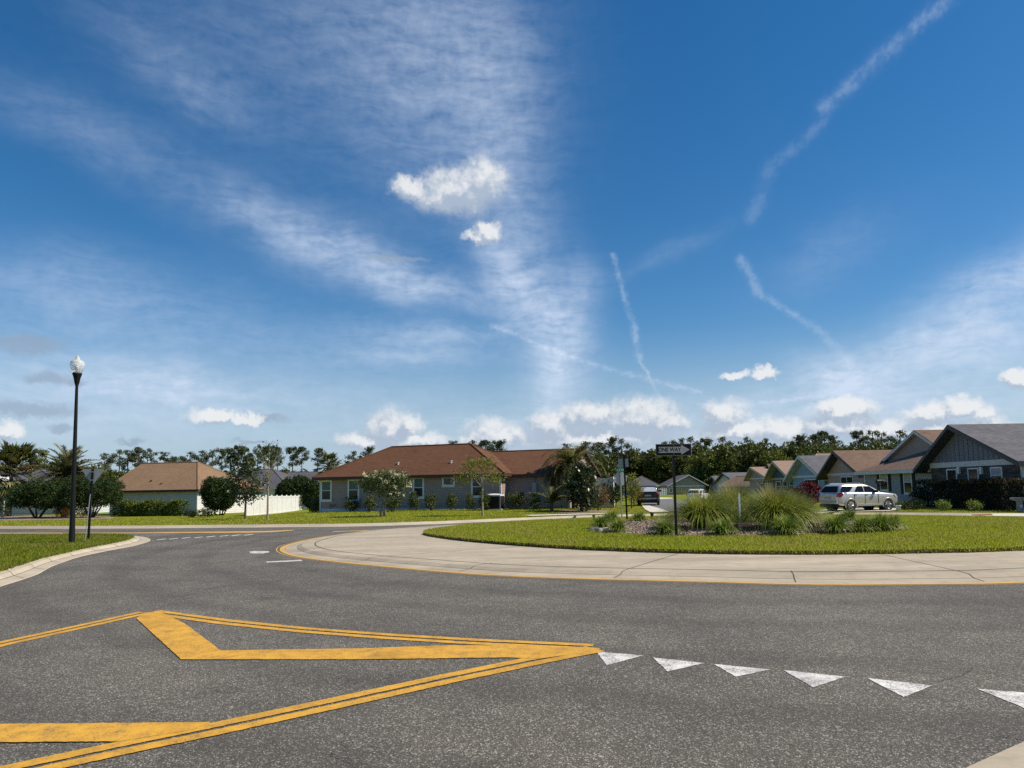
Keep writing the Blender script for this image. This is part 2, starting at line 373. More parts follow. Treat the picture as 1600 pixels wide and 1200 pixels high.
# ------------------------------------------------------------------ camera
cam = bpy.data.cameras.new('camera'); co = bpy.data.objects.new('camera', cam); C.objects.link(co)
cam.sensor_width = 36; cam.lens = F / 1600 * 36; cam.shift_y = (Y0 - 600) / 1600; cam.clip_end = 6000; cam.clip_start = .05
fw = Vector((0, math.cos(PIT), math.sin(PIT))); up0 = Vector((0, -math.sin(PIT), math.cos(PIT))); rt0 = Vector((1, 0, 0))
rt = rt0 * math.cos(ROLL) - up0 * math.sin(ROLL); up = rt0 * math.sin(ROLL) + up0 * math.cos(ROLL)
m4 = Matrix((rt, up, -fw)).transposed().to_4x4(); m4.translation = Vector((0, 0, CAMH)); co.matrix_world = m4
bpy.context.scene.camera = co
sc = bpy.context.scene
sc.view_settings.view_transform = 'Standard'; sc.view_settings.look = 'None'; sc.view_settings.exposure = EXPO
sc.render.engine = 'CYCLES'; sc.cycles.max_bounces = 6; sc.cycles.transparent_max_bounces = 6; sc.cycles.use_denoising = False
sc.cycles.sample_clamp_indirect = 8

# ------------------------------------------------------------------ sun and sky
SAZ, SEL = R(97), R(48)
sd = Vector((math.sin(SAZ) * math.cos(SEL), math.cos(SAZ) * math.cos(SEL), math.sin(SEL)))
sun = bpy.data.lights.new('sun', 'SUN'); sun.energy = SUNE; sun.angle = R(.53); sun.color = (1, .90, .75)
so = bpy.data.objects.new('sun', sun); C.objects.link(so); so.rotation_euler = sd.to_track_quat('Z', 'Y').to_euler(); so.location = (40, -10, 60)
W = bpy.data.worlds.new('World'); sc.world = W; W.use_nodes = True; wt = W.node_tree
for n_ in list(wt.nodes): wt.nodes.remove(n_)
def wn(t): return wt.nodes.new(t)
def wl(a, b): wt.links.new(a, b)
def wm(op, *a, clamp=False):
    n = wn('ShaderNodeMath'); n.operation = op; n.use_clamp = clamp
    for i, v in enumerate(a):
        if hasattr(v, 'is_linked'): wl(v, n.inputs[i])
        else: n.inputs[i].default_value = v
    return n.outputs[0]
def wv(op, *a):
    n = wn('ShaderNodeVectorMath'); n.operation = op
    for i, v in enumerate(a):
        s = n.inputs[i] if not (op == 'SCALE' and i == 1) else n.inputs['Scale']
        if hasattr(v, 'is_linked'): wl(v, s)
        else: s.default_value = v
    return n.outputs['Value'] if op in ('LENGTH', 'DOT_PRODUCT') else n.outputs['Vector']
def wr(v, a, b, c=0., d=1., smooth=True):
    n = wn('ShaderNodeMapRange'); n.interpolation_type = 'SMOOTHSTEP' if smooth else 'LINEAR'
    for i, x in enumerate((a, b, c, d)): n.inputs[1 + i].default_value = x
    wl(v, n.inputs[0]); return n.outputs[0]
def wnoise(vec, scale, detail=5, rough=.55, dist=0.):
    n = wn('ShaderNodeTexNoise'); n.noise_dimensions = '2D'; n.inputs['Scale'].default_value = scale; n.inputs['Detail'].default_value = detail
    n.inputs['Roughness'].default_value = rough; n.inputs['Distortion'].default_value = dist; wl(vec, n.inputs['Vector']); return n
def wmix(f, a, b):
    n = wn('ShaderNodeMix'); n.data_type = 'RGBA'
    for s, v in ((n.inputs[0], f), (n.inputs[6], a), (n.inputs[7], b)):
        if hasattr(v, 'is_linked'): wl(v, s)
        elif isinstance(v, tuple): s.default_value = rgb(v)
        else: s.default_value = v
    return n.outputs[2]
sky = wn('ShaderNodeTexSky'); sky.sky_type = 'NISHITA'; sky.sun_disc = False; sky.sun_elevation = SEL; sky.sun_rotation = SAZ
sky.air_density = 1.0; sky.dust_density = .25; sky.ozone_density = 2.5; sky.altitude = 0
hs = wn('ShaderNodeHueSaturation'); hs.inputs['Value'].default_value = SKYVAL; wl(sky.outputs[0], hs.inputs['Color'])
tc = wn('ShaderNodeTexCoord'); sp = wn('ShaderNodeSeparateXYZ'); wl(tc.outputs['Generated'], sp.inputs[0])
az = wm('MULTIPLY', wm('ARCTAN2', sp.outputs[0], sp.outputs[1]), 57.29578); el = wm('MULTIPLY', wm('ARCSINE', sp.outputs[2]), 57.29578)
wl(wr(el, 0., 14., .95, SKYSAT), hs.inputs['Saturation'])
cv = wn('ShaderNodeCombineXYZ'); wl(az, cv.inputs[0]); wl(el, cv.inputs[1]); cvec = cv.outputs[0]
def AE(px, py):
    d = ray(px, py); d = d / np.linalg.norm(d); return math.degrees(math.atan2(d[0], d[1])), math.degrees(math.asin(d[2]))
def warp(vec, scale, amp, detail=4, rough=.6):
    n = wnoise(vec, scale, detail, rough); return wv('ADD', vec, wv('SCALE', wv('SUBTRACT', n.outputs['Color'], (.5, .5, .5)), amp))
def ell(vec, b):
    """distance in units of the radius from an elliptical patch of sky (photo centre, radii in degrees, tilt)"""
    px, py, rx, ry = b[:4]; a, e = AE(px, py); k = .0517
    if len(b) > 4 and b[4]:
        mpn = wn('ShaderNodeMapping'); mpn.vector_type = 'TEXTURE'; mpn.inputs['Location'].default_value = (a, e, 0); mpn.inputs['Rotation'].default_value = (0, 0, R(b[4])); mpn.inputs['Scale'].default_value = (rx * k, ry * k, 1)
        wl(vec, mpn.inputs[0]); v = mpn.outputs[0]
    else:
        v = wv('MULTIPLY_ADD', vec, (1 / (rx * k), 1 / (ry * k), 0), (-a / (rx * k), -e / (ry * k), 0))
    return wv('LENGTH', v)
def gauss(vec, b):
    d = ell(vec, b); return wm('MULTIPLY', wm('EXPONENT', wm('MULTIPLY', wm('MULTIPLY', d, d), -1.)), b[5] if len(b) > 5 else 1.)
def total(xs):
    t = xs[0]
    for x in xs[1:]: t = wm('ADD', t, x)
    return t
# high thin cloud: patches of veil, combed by stretched noise
w1 = warp(cvec, .16, 2.4, 3, .55)
VEIL = [(690, 90, 160, 200, 0, .38), (470, 50, 260, 110, 0, .18), (790, 260, 62, 170, 8, .36), (430, 350, 130, 42, -20, .44), (560, 410, 110, 36, -20, .42), (660, 450, 90, 22, -6, .60), (815, 450, 46, 90, 26, .66), (905, 440, 30, 40, 0, .3),
        (880, 535, 50, 78, 0, .72), (850, 600, 34, 52, 0, .6), (660, 520, 120, 20, 0, .52), (640, 556, 130, 18, 0, .45), (235, 600, 110, 28, -6, .66), (60, 630, 180, 70, 0, .40), (200, 520, 260, 40, -4, .16), (520, 620, 260, 40, 0, .2), (330, 640, 280, 50, 0, .16), (1300, 582, 44, 30, 0, .66), (1330, 600, 40, 20, 0, .4),
        (1480, 545, 150, 40, 14, .70), (1585, 425, 80, 32, 18, .7), (1540, 500, 90, 40, 10, .35), (1420, 640, 260, 55, 0, .5), (950, 690, 330, 40, 0, .42), (130, 205, 130, 36, -14, .22), (300, 130, 110, 36, -20, .22), (80, 440, 120, 40, 0, .22), (900, 690, 700, 50, 0, .2), (1290, 400, 90, 36, 20, .14), (1040, 400, 90, 14, 18, .14), (270, 480, 200, 60, -6, .16)]
veil = total([gauss(w1, b) for b in VEIL])
mpn = wn('ShaderNodeMapping'); mpn.inputs['Rotation'].default_value = (0, 0, R(12)); mpn.inputs['Scale'].default_value = (.10, .42, 1); wl(warp(cvec, .16, 3., 2, .45), mpn.inputs[0])
streak = wnoise(mpn.outputs[0], 1.6, 8, .6, 0.).outputs[0]
fine = wnoise(cvec, 1.1, 5, .55, 0.).outputs[0]
mpf = wn('ShaderNodeMapping'); mpf.inputs['Rotation'].default_value = (0, 0, R(9)); mpf.inputs['Scale'].default_value = (.16, 1.25, 1); wl(warp(cvec, .2, 2.2, 3, .5), mpf.inputs[0]); fibre = wnoise(mpf.outputs[0], 1.5, 5, .6, 0.).outputs[0]
comb = wr(wm('ADD', wm('MULTIPLY', streak, .46), wm('ADD', wm('MULTIPLY', fibre, .30), wm('MULTIPLY', fine, .24))), .32, .68, .30, 1.08, False)
veil = wm('MULTIPLY', veil, comb)
# contrails: polylines with soft, broken width
w2 = wv('ADD', warp(cvec, .3, .3, 2, .5), wv('SCALE', wv('SUBTRACT', wnoise(cvec, 2.2, 4, .6).outputs['Color'], (.5, .5, .5)), .5)); brk = wnoise(cvec, .8, 4, .6).outputs[0]
def seg(a, b, wd, amp):
    (ax, ay), (bx, by) = AE(*a), AE(*b); dx, dy = bx - ax, by - ay; L2 = dx * dx + dy * dy
    pa = wv('SUBTRACT', w2, (ax, ay, 0)); t = wm('MULTIPLY', wv('DOT_PRODUCT', pa, (dx / L2, dy / L2, 0)), 1., clamp=True)
    q = wn('ShaderNodeCombineXYZ'); wl(wm('MULTIPLY', t, dx), q.inputs[0]); wl(wm('MULTIPLY', t, dy), q.inputs[1])
    d = wv('LENGTH', wv('MULTIPLY', wv('SUBTRACT', pa, q.outputs[0]), (1, 1, 0)))
    x = wm('MULTIPLY', d, 1 / (wd * .0517)); return wm('MULTIPLY', wm('EXPONENT', wm('MULTIPLY', wm('MULTIPLY', x, x), -1.)), amp)
TR = [((1490, -10), (1400, 68), 8, .30), ((1400, 68), (1285, 170), 9, .26), ((1285, 190), (1205, 262), 8, .14), ((1205, 262), (1175, 340), 10, .14), ((958, 400), (990, 510), 4, .30), ((990, 510), (1000, 565), 5, .38), ((1000, 565), (1037, 628), 3, .5),
      ((1158, 405), (1185, 455), 7, .28), ((1185, 455), (1285, 522), 5, .28), ((1285, 522), (1330, 570), 6, .24), ((770, 508), (920, 568), 4, .34), ((920, 568), (1095, 613), 3.5, .36), ((1100, 638), (1285, 618), 3.5, .42)]
trail = seg(*TR[0])
for s_ in TR[1:]: trail = wm('MAXIMUM', trail, seg(*s_))
trail = wm('MULTIPLY', wm('MULTIPLY', trail, .72), wr(brk, .34, .62, .35, 1.1))
high = wm('MINIMUM', wm('ADD', veil, trail), .93)
# cumulus
CU = [(715, 300, 80, 40), (755, 285, 42, 38), (640, 297, 36, 22), (690, 310, 60, 24), (762, 362, 26, 20), (745, 372, 22, 10),
      (612, 676, 52, 42), (570, 690, 48, 20), (650, 690, 56, 18), (640, 664, 24, 20), (775, 682, 60, 30), (745, 692, 40, 16), (860, 668, 50, 30), (925, 652, 66, 27), (1000, 654, 74, 36), (1040, 662, 44, 22), (930, 686, 170, 22), (1130, 650, 40, 28), (1150, 676, 80, 24), (1225, 675, 46, 22),
      (1318, 640, 50, 17), (1310, 664, 66, 22), (1450, 650, 40, 18), (1505, 636, 26, 16), (1535, 648, 18, 11), (1380, 674, 80, 18), (1480, 672, 90, 16), (1590, 590, 22, 14), (1195, 583, 20, 10), (1150, 588, 22, 8),
      (12, 676, 22, 16), (335, 652, 40, 13), (385, 656, 30, 8)]
DK = [(35, 538, 60, 15), (75, 592, 34, 11), (115, 598, 18, 7), (45, 640, 74, 13), (410, 655, 40, 9), (95, 668, 18, 7), (205, 690, 22, 5), (400, 690, 40, 4), (620, 404, 60, 6)]
wA = warp(warp(cvec, .55, 1.5, 4, .6), 2.2, .55, 5, .65)
def field(vec, L):
    t = None
    for b in L:
        d = ell(vec, b); t = d if t is None else wm('SMOOTH_MIN', t, d, .25)
    return t
dA = field(wA, CU)
wB = wv('ADD', wA, (.35, .75, 0)); dB = field(wB, CU)
shade = wr(wm('ADD', wm('SUBTRACT', dB, dA), wm('MULTIPLY', wm('SUBTRACT', wnoise(cvec, 1.3, 5, .6).outputs[0], .5), 1.1)), -.16, .62)
alphaA = wr(wm('ADD', dA, wr(shade, 0., .6, .07, 0.)), .5, 1.2, 1, 0)
dD = field(warp(cvec, .7, 1.3, 5, .62), DK); alphaD = wm('MULTIPLY', wr(dD, .35, 1.15, 1, 0), .62)
K = 1 / SKYSTR
def kk(c): return (c[0] * K, c[1] * K, c[2] * K)
base = wmix(wr(el, -1., 13., .72, 0.), hs.outputs[0], kk((.235, .37, .53)))
col = wmix(high, base, kk(CLHI))
col = wmix(alphaD, col, kk(CLDK))
ccol = wmix(shade, kk(CLLO), kk(CLTOP))
col = wmix(wm('MULTIPLY', alphaA, .92), col, ccol)
bg = wn('ShaderNodeBackground'); bg.inputs['Strength'].default_value = SKYSTR; wl(col, bg.inputs[0])
ow = wn('ShaderNodeOutputWorld'); wl(bg.outputs[0], ow.inputs[0]); W.cycles.sampling_method = 'MANUAL'; W.cycles.sample_map_resolution = 1024

# ------------------------------------------------------------------ ground and road
KERBPX = [(-140, 826), (0, 826), (120, 826), (240, 825.5), (400, 824), (520, 823), (600, 821.5), (690, 818.5), (780, 814.5), (860, 811), (950, 808), (1045, 806), (1140, 805), (1240, 805), (1330, 805), (1420, 805.2), (1520, 805.8), (1600, 806.5)]
kb = [G0(*p) for p in KERBPX]; kth = [math.degrees(math.atan2(p[0], p[1])) for p in kb]; kr = [math.hypot(p[0], p[1]) for p in kb]
kth = [-180, -110, -85, -75, -60] + kth + [45, 60, 80, 110, 180]; kr = [60, 110, 110, 110, 37.4 / math.cos(R(60))] + kr + [42, 42, 40, 42, 60]
def r0(th): return float(np.interp(th, kth, kr))
ths = list(np.arange(-180, -60, 4)) + list(np.arange(-60, 60, .75)) + list(np.arange(60, 180, 4)); NT = len(ths)
dirs = [(math.sin(R(t)), math.cos(R(t))) for t in ths]; r0s = [r0(t) for t in ths]
def fan(rings):
    vs = []
    for rf in rings:
        for (dx, dy), rr in zip(dirs, r0s): vs.append(rf(dx, dy, rr))
    return vs, [(i * NT + (k + 1) % NT, i * NT + k, (i + 1) * NT + k, (i + 1) * NT + (k + 1) % NT) for i in range(len(rings) - 1) for k in range(NT)]
def ring(off, z=None, lift=.1):
    def f(dx, dy, rr):
        x, y = dx * (rr + off), dy * (rr + off); return (x, y, z if z is not None else g(x, y) + lift)
    return f
mb = MB(); vs, fs = fan([ring(-8, -.05), ring(.33, -.05), ring(.34, None, .125), ring(.6, None, .11)] + [ring(d) for d in (1.5, 3, 5, 7, 9, 11, 13, 15, 18, 21, 24, 28, 33, 40, 50, 65, 90, 130, 200, 400, 900, 3500)])
mb.add(vs, fs, 0, True); ground = struct(mb.build('ground', MAT['lawn']))
mb = MB(); vs, fs = fan([lambda dx, dy, rr: (dx * .01, dy * .01, 0)] + [(lambda q: (lambda dx, dy, rr: (dx * rr * q, dy * rr * q, 0)))(q) for q in (.1, .3, .6, .85)] + [ring(.02, 0.)])
mb.add(vs, fs, 0, True); road = struct(mb.build('road', MAT['asphalt']))
mb = MB(); vs, fs = fan([ring(-.22, .004), ring(.0, .012), ring(.14, .07), ring(.2, .12), ring(.36, .122), ring(.37, -.04)])
mb.add(vs, fs, 0, True); kerb = struct(mb.build('far_kerb', MAT['kerb']))

def strip(mb, A, B, za, zb, mi=0, closed=False):
    n = len(A); vs = [(a[0], a[1], za if not callable(za) else za(a)) for a in A] + [(b[0], b[1], zb if not callable(zb) else zb(b)) for b in B]
    mb.add(vs, [(i, (i + 1) % n, n + (i + 1) % n, n + i) for i in range(n if closed else n - 1)], mi, True)
def resample(pts, n, closed=False):
    p = np.array([q[:2] for q in pts] + ([pts[0][:2]] if closed else [])); d = np.concatenate([[0], np.cumsum(np.linalg.norm(np.diff(p, axis=0), axis=1))])
    t = np.linspace(0, d[-1], n + 1)[:-1] if closed else np.linspace(0, d[-1], n)
    return [np.array([np.interp(x, d, p[:, 0]), np.interp(x, d, p[:, 1])]) for x in t]
def fillpoly(mb, poly, zf, mi=0):
    mb.add([(p[0], p[1], zf(p[0], p[1]) if callable(zf) else zf) for p in poly], [tuple(range(len(poly)))], mi)
def ccw(poly):
    a = sum(poly[i - 1][0] * poly[i][1] - poly[i][0] * poly[i - 1][1] for i in range(len(poly))); return poly if a > 0 else poly[::-1]
rng = np.random.default_rng(7); random.seed(5)

# ---- roundabout island: kerb and apron ring of concrete, grass mound, mulch bed
OUT = [G0(x, y)[:2] for x, y in [(1640, 907), (1500, 911), (1400, 912), (1300, 912.5), (1200, 911), (1100, 908), (950, 904.5), (800, 899.5), (700, 893), (610, 885), (540, 878.5), (480, 871), (453, 865), (444, 858), (455, 851), (492, 842), (530, 836), (580, 830)]]
OUT += [(-2.6, 33.0), (0.8, 35), (5, 36.3), (10, 36.6), (15, 35.6), (19.5, 33), (23.2, 29), (24.6, 24), (22.5, 18.5), (17.5, 14)]
INN = [G0(x, y, .13)[:2] for x, y in [(1560, 861), (1480, 863), (1400, 864.5), (1320, 865.5), (1250, 866), (1120, 865), (1000, 862), (900, 858), (800, 851.5), (730, 845.5), (690, 840.5), (668, 836.5), (663, 834), (672, 830.5), (700, 826.5), (740, 822)]]
INN += [(.8, 32.4), (4.2, 33.9), (9, 34.4), (13.5, 33.6), (17.6, 31), (20.8, 27.4), (21.6, 23.4), (19.4, 19.6), (15.6, 17.2)]
out = resample(catmull(OUT, 8, True), 260, True); inn = resample(catmull(INN, 8, True), 220, True)
IC = np.array((8.5, 24.6))
def polar(curve, n=260):
    a = np.array([math.atan2(p[1] - IC[1], p[0] - IC[0]) for p in curve]); r = np.array([math.hypot(*(p - IC)) for p in curve]); o = np.argsort(a); a, r = a[o], r[o]
    return np.concatenate([a - 2 * math.pi, a, a + 2 * math.pi]), np.concatenate([r, r, r])
ia, ir = polar(inn); oa, orr = polar(out)
def rin(a): return np.interp(a, ia, ir)
def rout(a): return np.interp(a, oa, orr)
def zmound(x, y):
    a = math.atan2(y - IC[1], x - IC[0]); s = min(1, math.hypot(x - IC[0], y - IC[1]) / float(rin(a))); return .21 + .16 * (1 - s * s)
AN = np.linspace(-math.pi, math.pi, 241)[:-1]
def radial(f): return [IC + np.array([math.cos(a), math.sin(a)]) * f(a) for a in AN]
mb = MB(); RO = lambda d: radial(lambda a: float(rout(a)) - d)
for da, db, za, zb in ((0, .04, .0, .012), (.04, .36, .012, .03), (.36, .50, .03, .085), (.50, .86, .085, .10), (.86, 1.0, .10, .10)): strip(mb, RO(db), RO(da), zb, za, 0, True)
def lerp_ring(t): return radial(lambda a: (float(rout(a)) - 1.0) * (1 - t) + (float(rin(a)) - .25) * t)
for t in range(4): strip(mb, lerp_ring((t + 1) / 4), lerp_ring(t / 4), .10 + .02 * (t + 1) / 4, .10 + .02 * t / 4, 0, True)
struct(mb.build('roundabout_apron', MAT['concrete']))
mb = MB(); strip(mb, RO(.90), RO(.865), .1035, .1035, 0, True); strip(mb, RO(.375), RO(.362), .034, .034, 0, True)   # dirt-filled joints
jr = random.Random(3)
for k in range(26):
    a = -math.pi + k * 2 * math.pi / 26 + .07; ro, ri = float(rout(a)), float(rin(a)); d = np.array([math.cos(a), math.sin(a)]); s = np.array([-d[1], d[0]]) * .008
    p = [IC + d * q for q in (ro - .07, ro - .36, ro - .5, ro - .86, ro - 1.0)]; zz = [.019, .034, .089, .104, .105]
    if k % 2 == 0: p.append(IC + d * (ri - .1)); zz.append(.1245)
    mb.add([(*(q - s), z) for q, z in zip(p, zz)] + [(*(q + s), z) for q, z in zip(p, zz)], [(i, i + 1, len(p) + i + 1, len(p) + i) for i in range(len(p) - 1)])
struct(mb.build('apron_joint', MAT['seam']))
mb = MB(); strip(mb, RO(.02), RO(-.13), .0045, .0045, 0, True); strip(mb, RO(-.2), RO(-.235), .0045, .0045, 0, True)
struct(mb.build('roundabout_edge_line', MAT['yellow2']))
mb = MB(); RI = lambda s: radial(lambda a: float(rin(a)) * s)
SS = [1.004, 1.0, .97, .9, .8, .7, .6, .45, .3, .15, .02]
strip(mb, RI(1.0), RI(1.002), .21, .10, 1, True)
for i in range(1, len(SS) - 1): strip(mb, RI(SS[i + 1]), RI(SS[i]), .21 + .16 * (1 - SS[i + 1] ** 2), .21 + .16 * (1 - SS[i] ** 2), 0, True)
struct(mb.build('island_lawn', [MAT['lawn'], MAT['soil']]))
BED = [P(x, y, zf=zmound)[:2] for x, y in [(928, 826), (950, 832), (1000, 835.5), (1060, 837), (1140, 837.5), (1220, 836.5), (1300, 834), (1370, 831), (1412, 826)]] + [(12.6, 24), (11.5, 26.6), (8.5, 28.2), (5.5, 28), (3.6, 26.4)]
bed = resample(catmull(BED, 6, True), 120, True); BC = np.mean(bed, 0)
mb = MB()
for s0, s1 in ((1, .97), (.97, .8), (.8, .6), (.6, .4), (.4, .2), (.2, .01)):
    lift = lambda s: (lambda p: zmound(p[0], p[1]) + (.004 if s == 1 else .03))
    strip(mb, [BC + (p - BC) * s1 for p in bed], [BC + (p - BC) * s0 for p in bed], lift(s1), lift(s0), 0, True)
struct(mb.build('mulch_bed', MAT['mulch']))
def inside(poly, n):
    pl = np.array(poly)[:, :2]; lo, hi = pl.min(0), pl.max(0); pts = lo + (hi - lo) * rng.random((n, 2)); return pts[inpoly(pts, pl)]
pts = inside(bed, 26000); zs = np.array([zmound(*p) for p in pts]) + .04
V, q = leaves(rng, np.column_stack([pts, zs]), np.tile([0, 0, 1.], (len(pts), 1)) * 0, .07, .45); struct(MB().np(V, q).build('mulch_chips', MAT['chip']), 'stuff')
# turf blades: denser where they are near, cut by the bed
pts = inside(inn, 230000); pts = pts[~inpoly(pts, np.array(bed))]
zs = np.array([zmound(*p) for p in pts]) - .005
V, q = turf(rng, pts, zs, .055, .022)
a = rng.random(9000) * 6.283; ed = IC + np.column_stack([np.cos(a), np.sin(a)]) * (rin(a) * (1 - .003 * rng.random(9000)) + .025)[:, None]
V2, q2 = turf(rng, ed, rng.uniform(.125, .205, 9000), .055, .03)
struct(MB().np(V, q).np(V2, q2).build('island_grass', MAT['blade']), 'stuff')

# ---- corner lawn on the left with its kerb
KO = [(-60, 938), (0, 917), (35, 906), (60, 897), (80, 886), (105, 876.5), (130, 869), (170, 860.5), (205, 854), (226, 848.5), (235, 844.5), (232, 841), (220, 838.6), (200, 837), (150, 836), (60, 836)]
KI = [(-60, 912), (0, 892), (20, 885.5), (38, 880), (60, 873), (90, 866), (130, 857), (165, 850.5), (192, 845), (203, 841.5), (206, 839.3), (200, 837.6), (190, 836.6), (175, 836), (130, 835.3), (60, 835.3)]
ko = resample(catmull([G0(*p)[:2] for p in KO], 8), 160); ki = resample(catmull([G0(x, y, .12)[:2] for x, y in KI], 8), 160)
mb = MB(); mix = lambda t: [a * (1 - t) + b * t for a, b in zip(ko, ki)]
for t0, t1, z0, z1 in ((0, .03, .002, .014), (.03, .5, .014, .03), (.5, .66, .03, .10), (.66, 1.03, .10, .122)): strip(mb, mix(t0), mix(t1), z0, z1)
struct(mb.build('corner_kerb', MAT['kerb']))
mb = MB(); strip(mb, mix(.495), mix(.52), .0345, .037)
for k in range(8, 158, 12):
    a, b = ko[k], ki[k]; d = ko[k + 1] - ko[k]; d = d / np.linalg.norm(d) * .009
    p = [a * (1 - t) + b * t for t in (.03, .5, .66, 1.)]; zz = [.019, .036, .106, .126]
    mb.add([(*(q - d), z) for q, z in zip(p, zz)] + [(*(q + d), z) for q, z in zip(p, zz)], [(i, i + 1, 5 + i, 4 + i) for i in range(3)])
struct(mb.build('kerb_joint', MAT['seam']))
far_l = [ki[-1] + np.array((-16., 1.5)), ki[-1] + np.array((-60., 3.)), np.array((-75., 4.)), np.array((-14., 4.)), np.array((-11.2, 9.))]
lawnp = list(ki) + far_l
zl = lambda x, y: .118
mb = MB(); fillpoly(mb, ccw(lawnp), .118); struct(mb.build('corner_lawn', MAT['lawn2']))
vis = [p for p in ki] + [G0(-10, 835, .12)[:2] + np.array((-2, 0)), G0(-10, 893, .12)[:2] + np.array((-2., 0))]
pts = inside(vis, 130000); V, q = turf(rng, pts, np.full(len(pts), .114), .06, .022)
e = np.array([ki[i] for i in rng.integers(0, 150, 5000)]) + rng.normal(size=(5000, 2)) * .03; V2, q2 = turf(rng, e, np.full(5000, .115), .07, .03)
struct(MB().np(V, q).np(V2, q2).build('corner_grass', MAT['blade2']), 'stuff')
# far verge: tufts over the lawn between the kerb and the houses
n = 90000; th = rng.uniform(-37, 38, n); rr = np.interp(th, kth, kr) + .4 + 20 * rng.random(n) ** 1.6
pts = np.column_stack([np.sin(np.radians(th)) * rr, np.cos(np.radians(th)) * rr])
V, q = turf(rng, pts, np.array([g(*p) + .095 for p in pts]), .055, .05)
fargrass = (V, q, pts)
# corner on the right, at the photographer's feet
ko = resample(catmull([(2.0, -6), (2.02, 0), (2.1, 2.4), (2.28, 3.6)] + [G0(*p)[:2] for p in [(1505, 1200), (1545, 1180), (1600, 1160)]] + [(4.3, 5.4), (6.2, 6.3), (9.5, 7.6), (14, 8.2), (30, 8.5)], 6), 60)
ki = []
for i, p in enumerate(ko):
    t = ko[min(i + 1, 59)] - ko[max(i - 1, 0)]; t = t / np.linalg.norm(t); ki.append(p + np.array([t[1], -t[0]]) * .55)
mb = MB()
for t0, t1, z0, z1 in ((0, .03, .002, .014), (.03, .5, .014, .03), (.5, .66, .03, .11), (.66, 1.03, .11, .122)): strip(mb, mix(t0), mix(t1), z0, z1)
struct(mb.build('near_kerb', MAT['concrete']))
mb = MB(); fillpoly(mb, ccw(list(ki) + [np.array((40., -20.)), np.array((3., -20.))]), .118); struct(mb.build('near_lawn', MAT['lawn']))

# ---- painted markings
def mark(name, polys, mat, z=.0045):
    mb = MB()
    for i, pl in enumerate(polys):
        w_ = [G0(*p, z)[:2] for p in pl]; per = sum(np.linalg.norm(w_[k] - w_[k - 1]) for k in range(len(w_))); out_ = []
        for k in range(len(w_)):
            a, b = w_[k], w_[(k + 1) % len(w_)]; m_ = max(1, int(np.linalg.norm(b - a) / .035)); t_ = (b - a) / max(1e-6, np.linalg.norm(b - a))
            out_ += [a + (b - a) * j / m_ + (np.array([-t_[1], t_[0]]) * jr.gauss(0, .0028) if j else 0) for j in range(m_)]
        fillpoly(mb, ccw(out_), z + .0006 * (i % 4))
    return struct(mb.build(name, mat))
def line_px(pts, offs, w):
    """double stripe: px centreline -> world ribbons at given side offsets"""
    c = resample([G0(*p)[:2] for p in pts], 160); res = []
    for o in offs:
        A, B = [], []
        for i, p in enumerate(c):
            t = c[min(i + 1, 159)] - c[max(i - 1, 0)]; t = t / np.linalg.norm(t); n = np.array([-t[1], t[0]]); A.append(p + n * (o - w / 2 + jr.gauss(0, .0025))); B.append(p + n * (o + w / 2 + jr.gauss(0, .0025)))
        res.append((A, B))
    return res
def ribbons(name, lines, mat, z=.0045):
    mb = MB()
    for i, (A, B) in enumerate(lines): strip(mb, B, A, z + .0005 * i, z + .0005 * i)
    return struct(mb.build(name, mat))
ribbons('yellow_double_line', line_px([(-80, 1028), (0, 1007), (110, 983), (228, 957)], (-.085, .085), .115), MAT['yellow'])
ribbons('yellow_double_line', line_px([(236, 956.5), (350, 972), (470, 984.5), (600, 994.5), (740, 1003), (925, 1011.5)], (-.085, .085), .115), MAT['yellow'], .006)
ribbons('yellow_double_line', line_px([(930, 1014.5), (850, 1030), (700, 1061), (540, 1096), (350, 1137), (180, 1172), (0, 1211), (-100, 1234)], (-.09, .09), .125), MAT['yellow'], .0075)
mark('yellow_chevron', [[(213, 966), (228, 957), (250, 955), (290, 975), (345, 1016), (560, 1013), (700, 1008), (860, 1008.5), (937, 1012.5), (935, 1016), (845, 1029), (790, 1027), (560, 1030), (283, 1030)],
                        [(-60, 1131), (0, 1131), (330, 1128), (300, 1140), (190, 1158), (0, 1159.5), (-60, 1160)]], MAT['yellow'], .009)
TEETH = [[(932, 1018), (1005, 1024), (948, 1039.5)], [(1020, 1027), (1101, 1036), (1043, 1049)], [(1115, 1037.5), (1204, 1046), (1150, 1057)], [(1224, 1047), (1321, 1057), (1271, 1074)], [(1354, 1059), (1457, 1071), (1412, 1089)], [(1527, 1076), (1648, 1086), (1606, 1108)]]
for t in TEETH: mark('yield_triangle', [t], MAT['white'])
mark('white_lane_mark', [[(389, 862), (398, 861), (418, 861), (422, 862.5), (412, 864.6), (392, 864.8)]], MAT['white'])
mark('white_lane_mark', [[(414, 877.5), (470, 874.5), (473, 876.5), (418, 879)]], MAT['white'])
for x, y in ((252, 842.6), (271, 841.6), (290.5, 840.2), (310, 839.4), (329, 838.2), (350, 837), (368, 836.2), (388, 835.4)): mark('white_dash', [[(x - 8, y + .8), (x + 6, y - .9), (x + 9, y - .5), (x - 5, y + 1.3)]], MAT['white'])
mark('yellow_median_line', [[(-40, 832.6), (200, 832.2), (420, 829.6), (462, 827.8), (455, 829.3), (425, 831.4), (390, 832.2), (200, 833.2), (-40, 833.6)]], MAT['yellow2'])
mark('yellow_edge_line', [[(520, 830.2), (600, 827.6), (690, 823), (780, 818.4), (690, 823.6), (600, 828.4), (520, 831)]], MAT['yellow2'])
mb = MB()
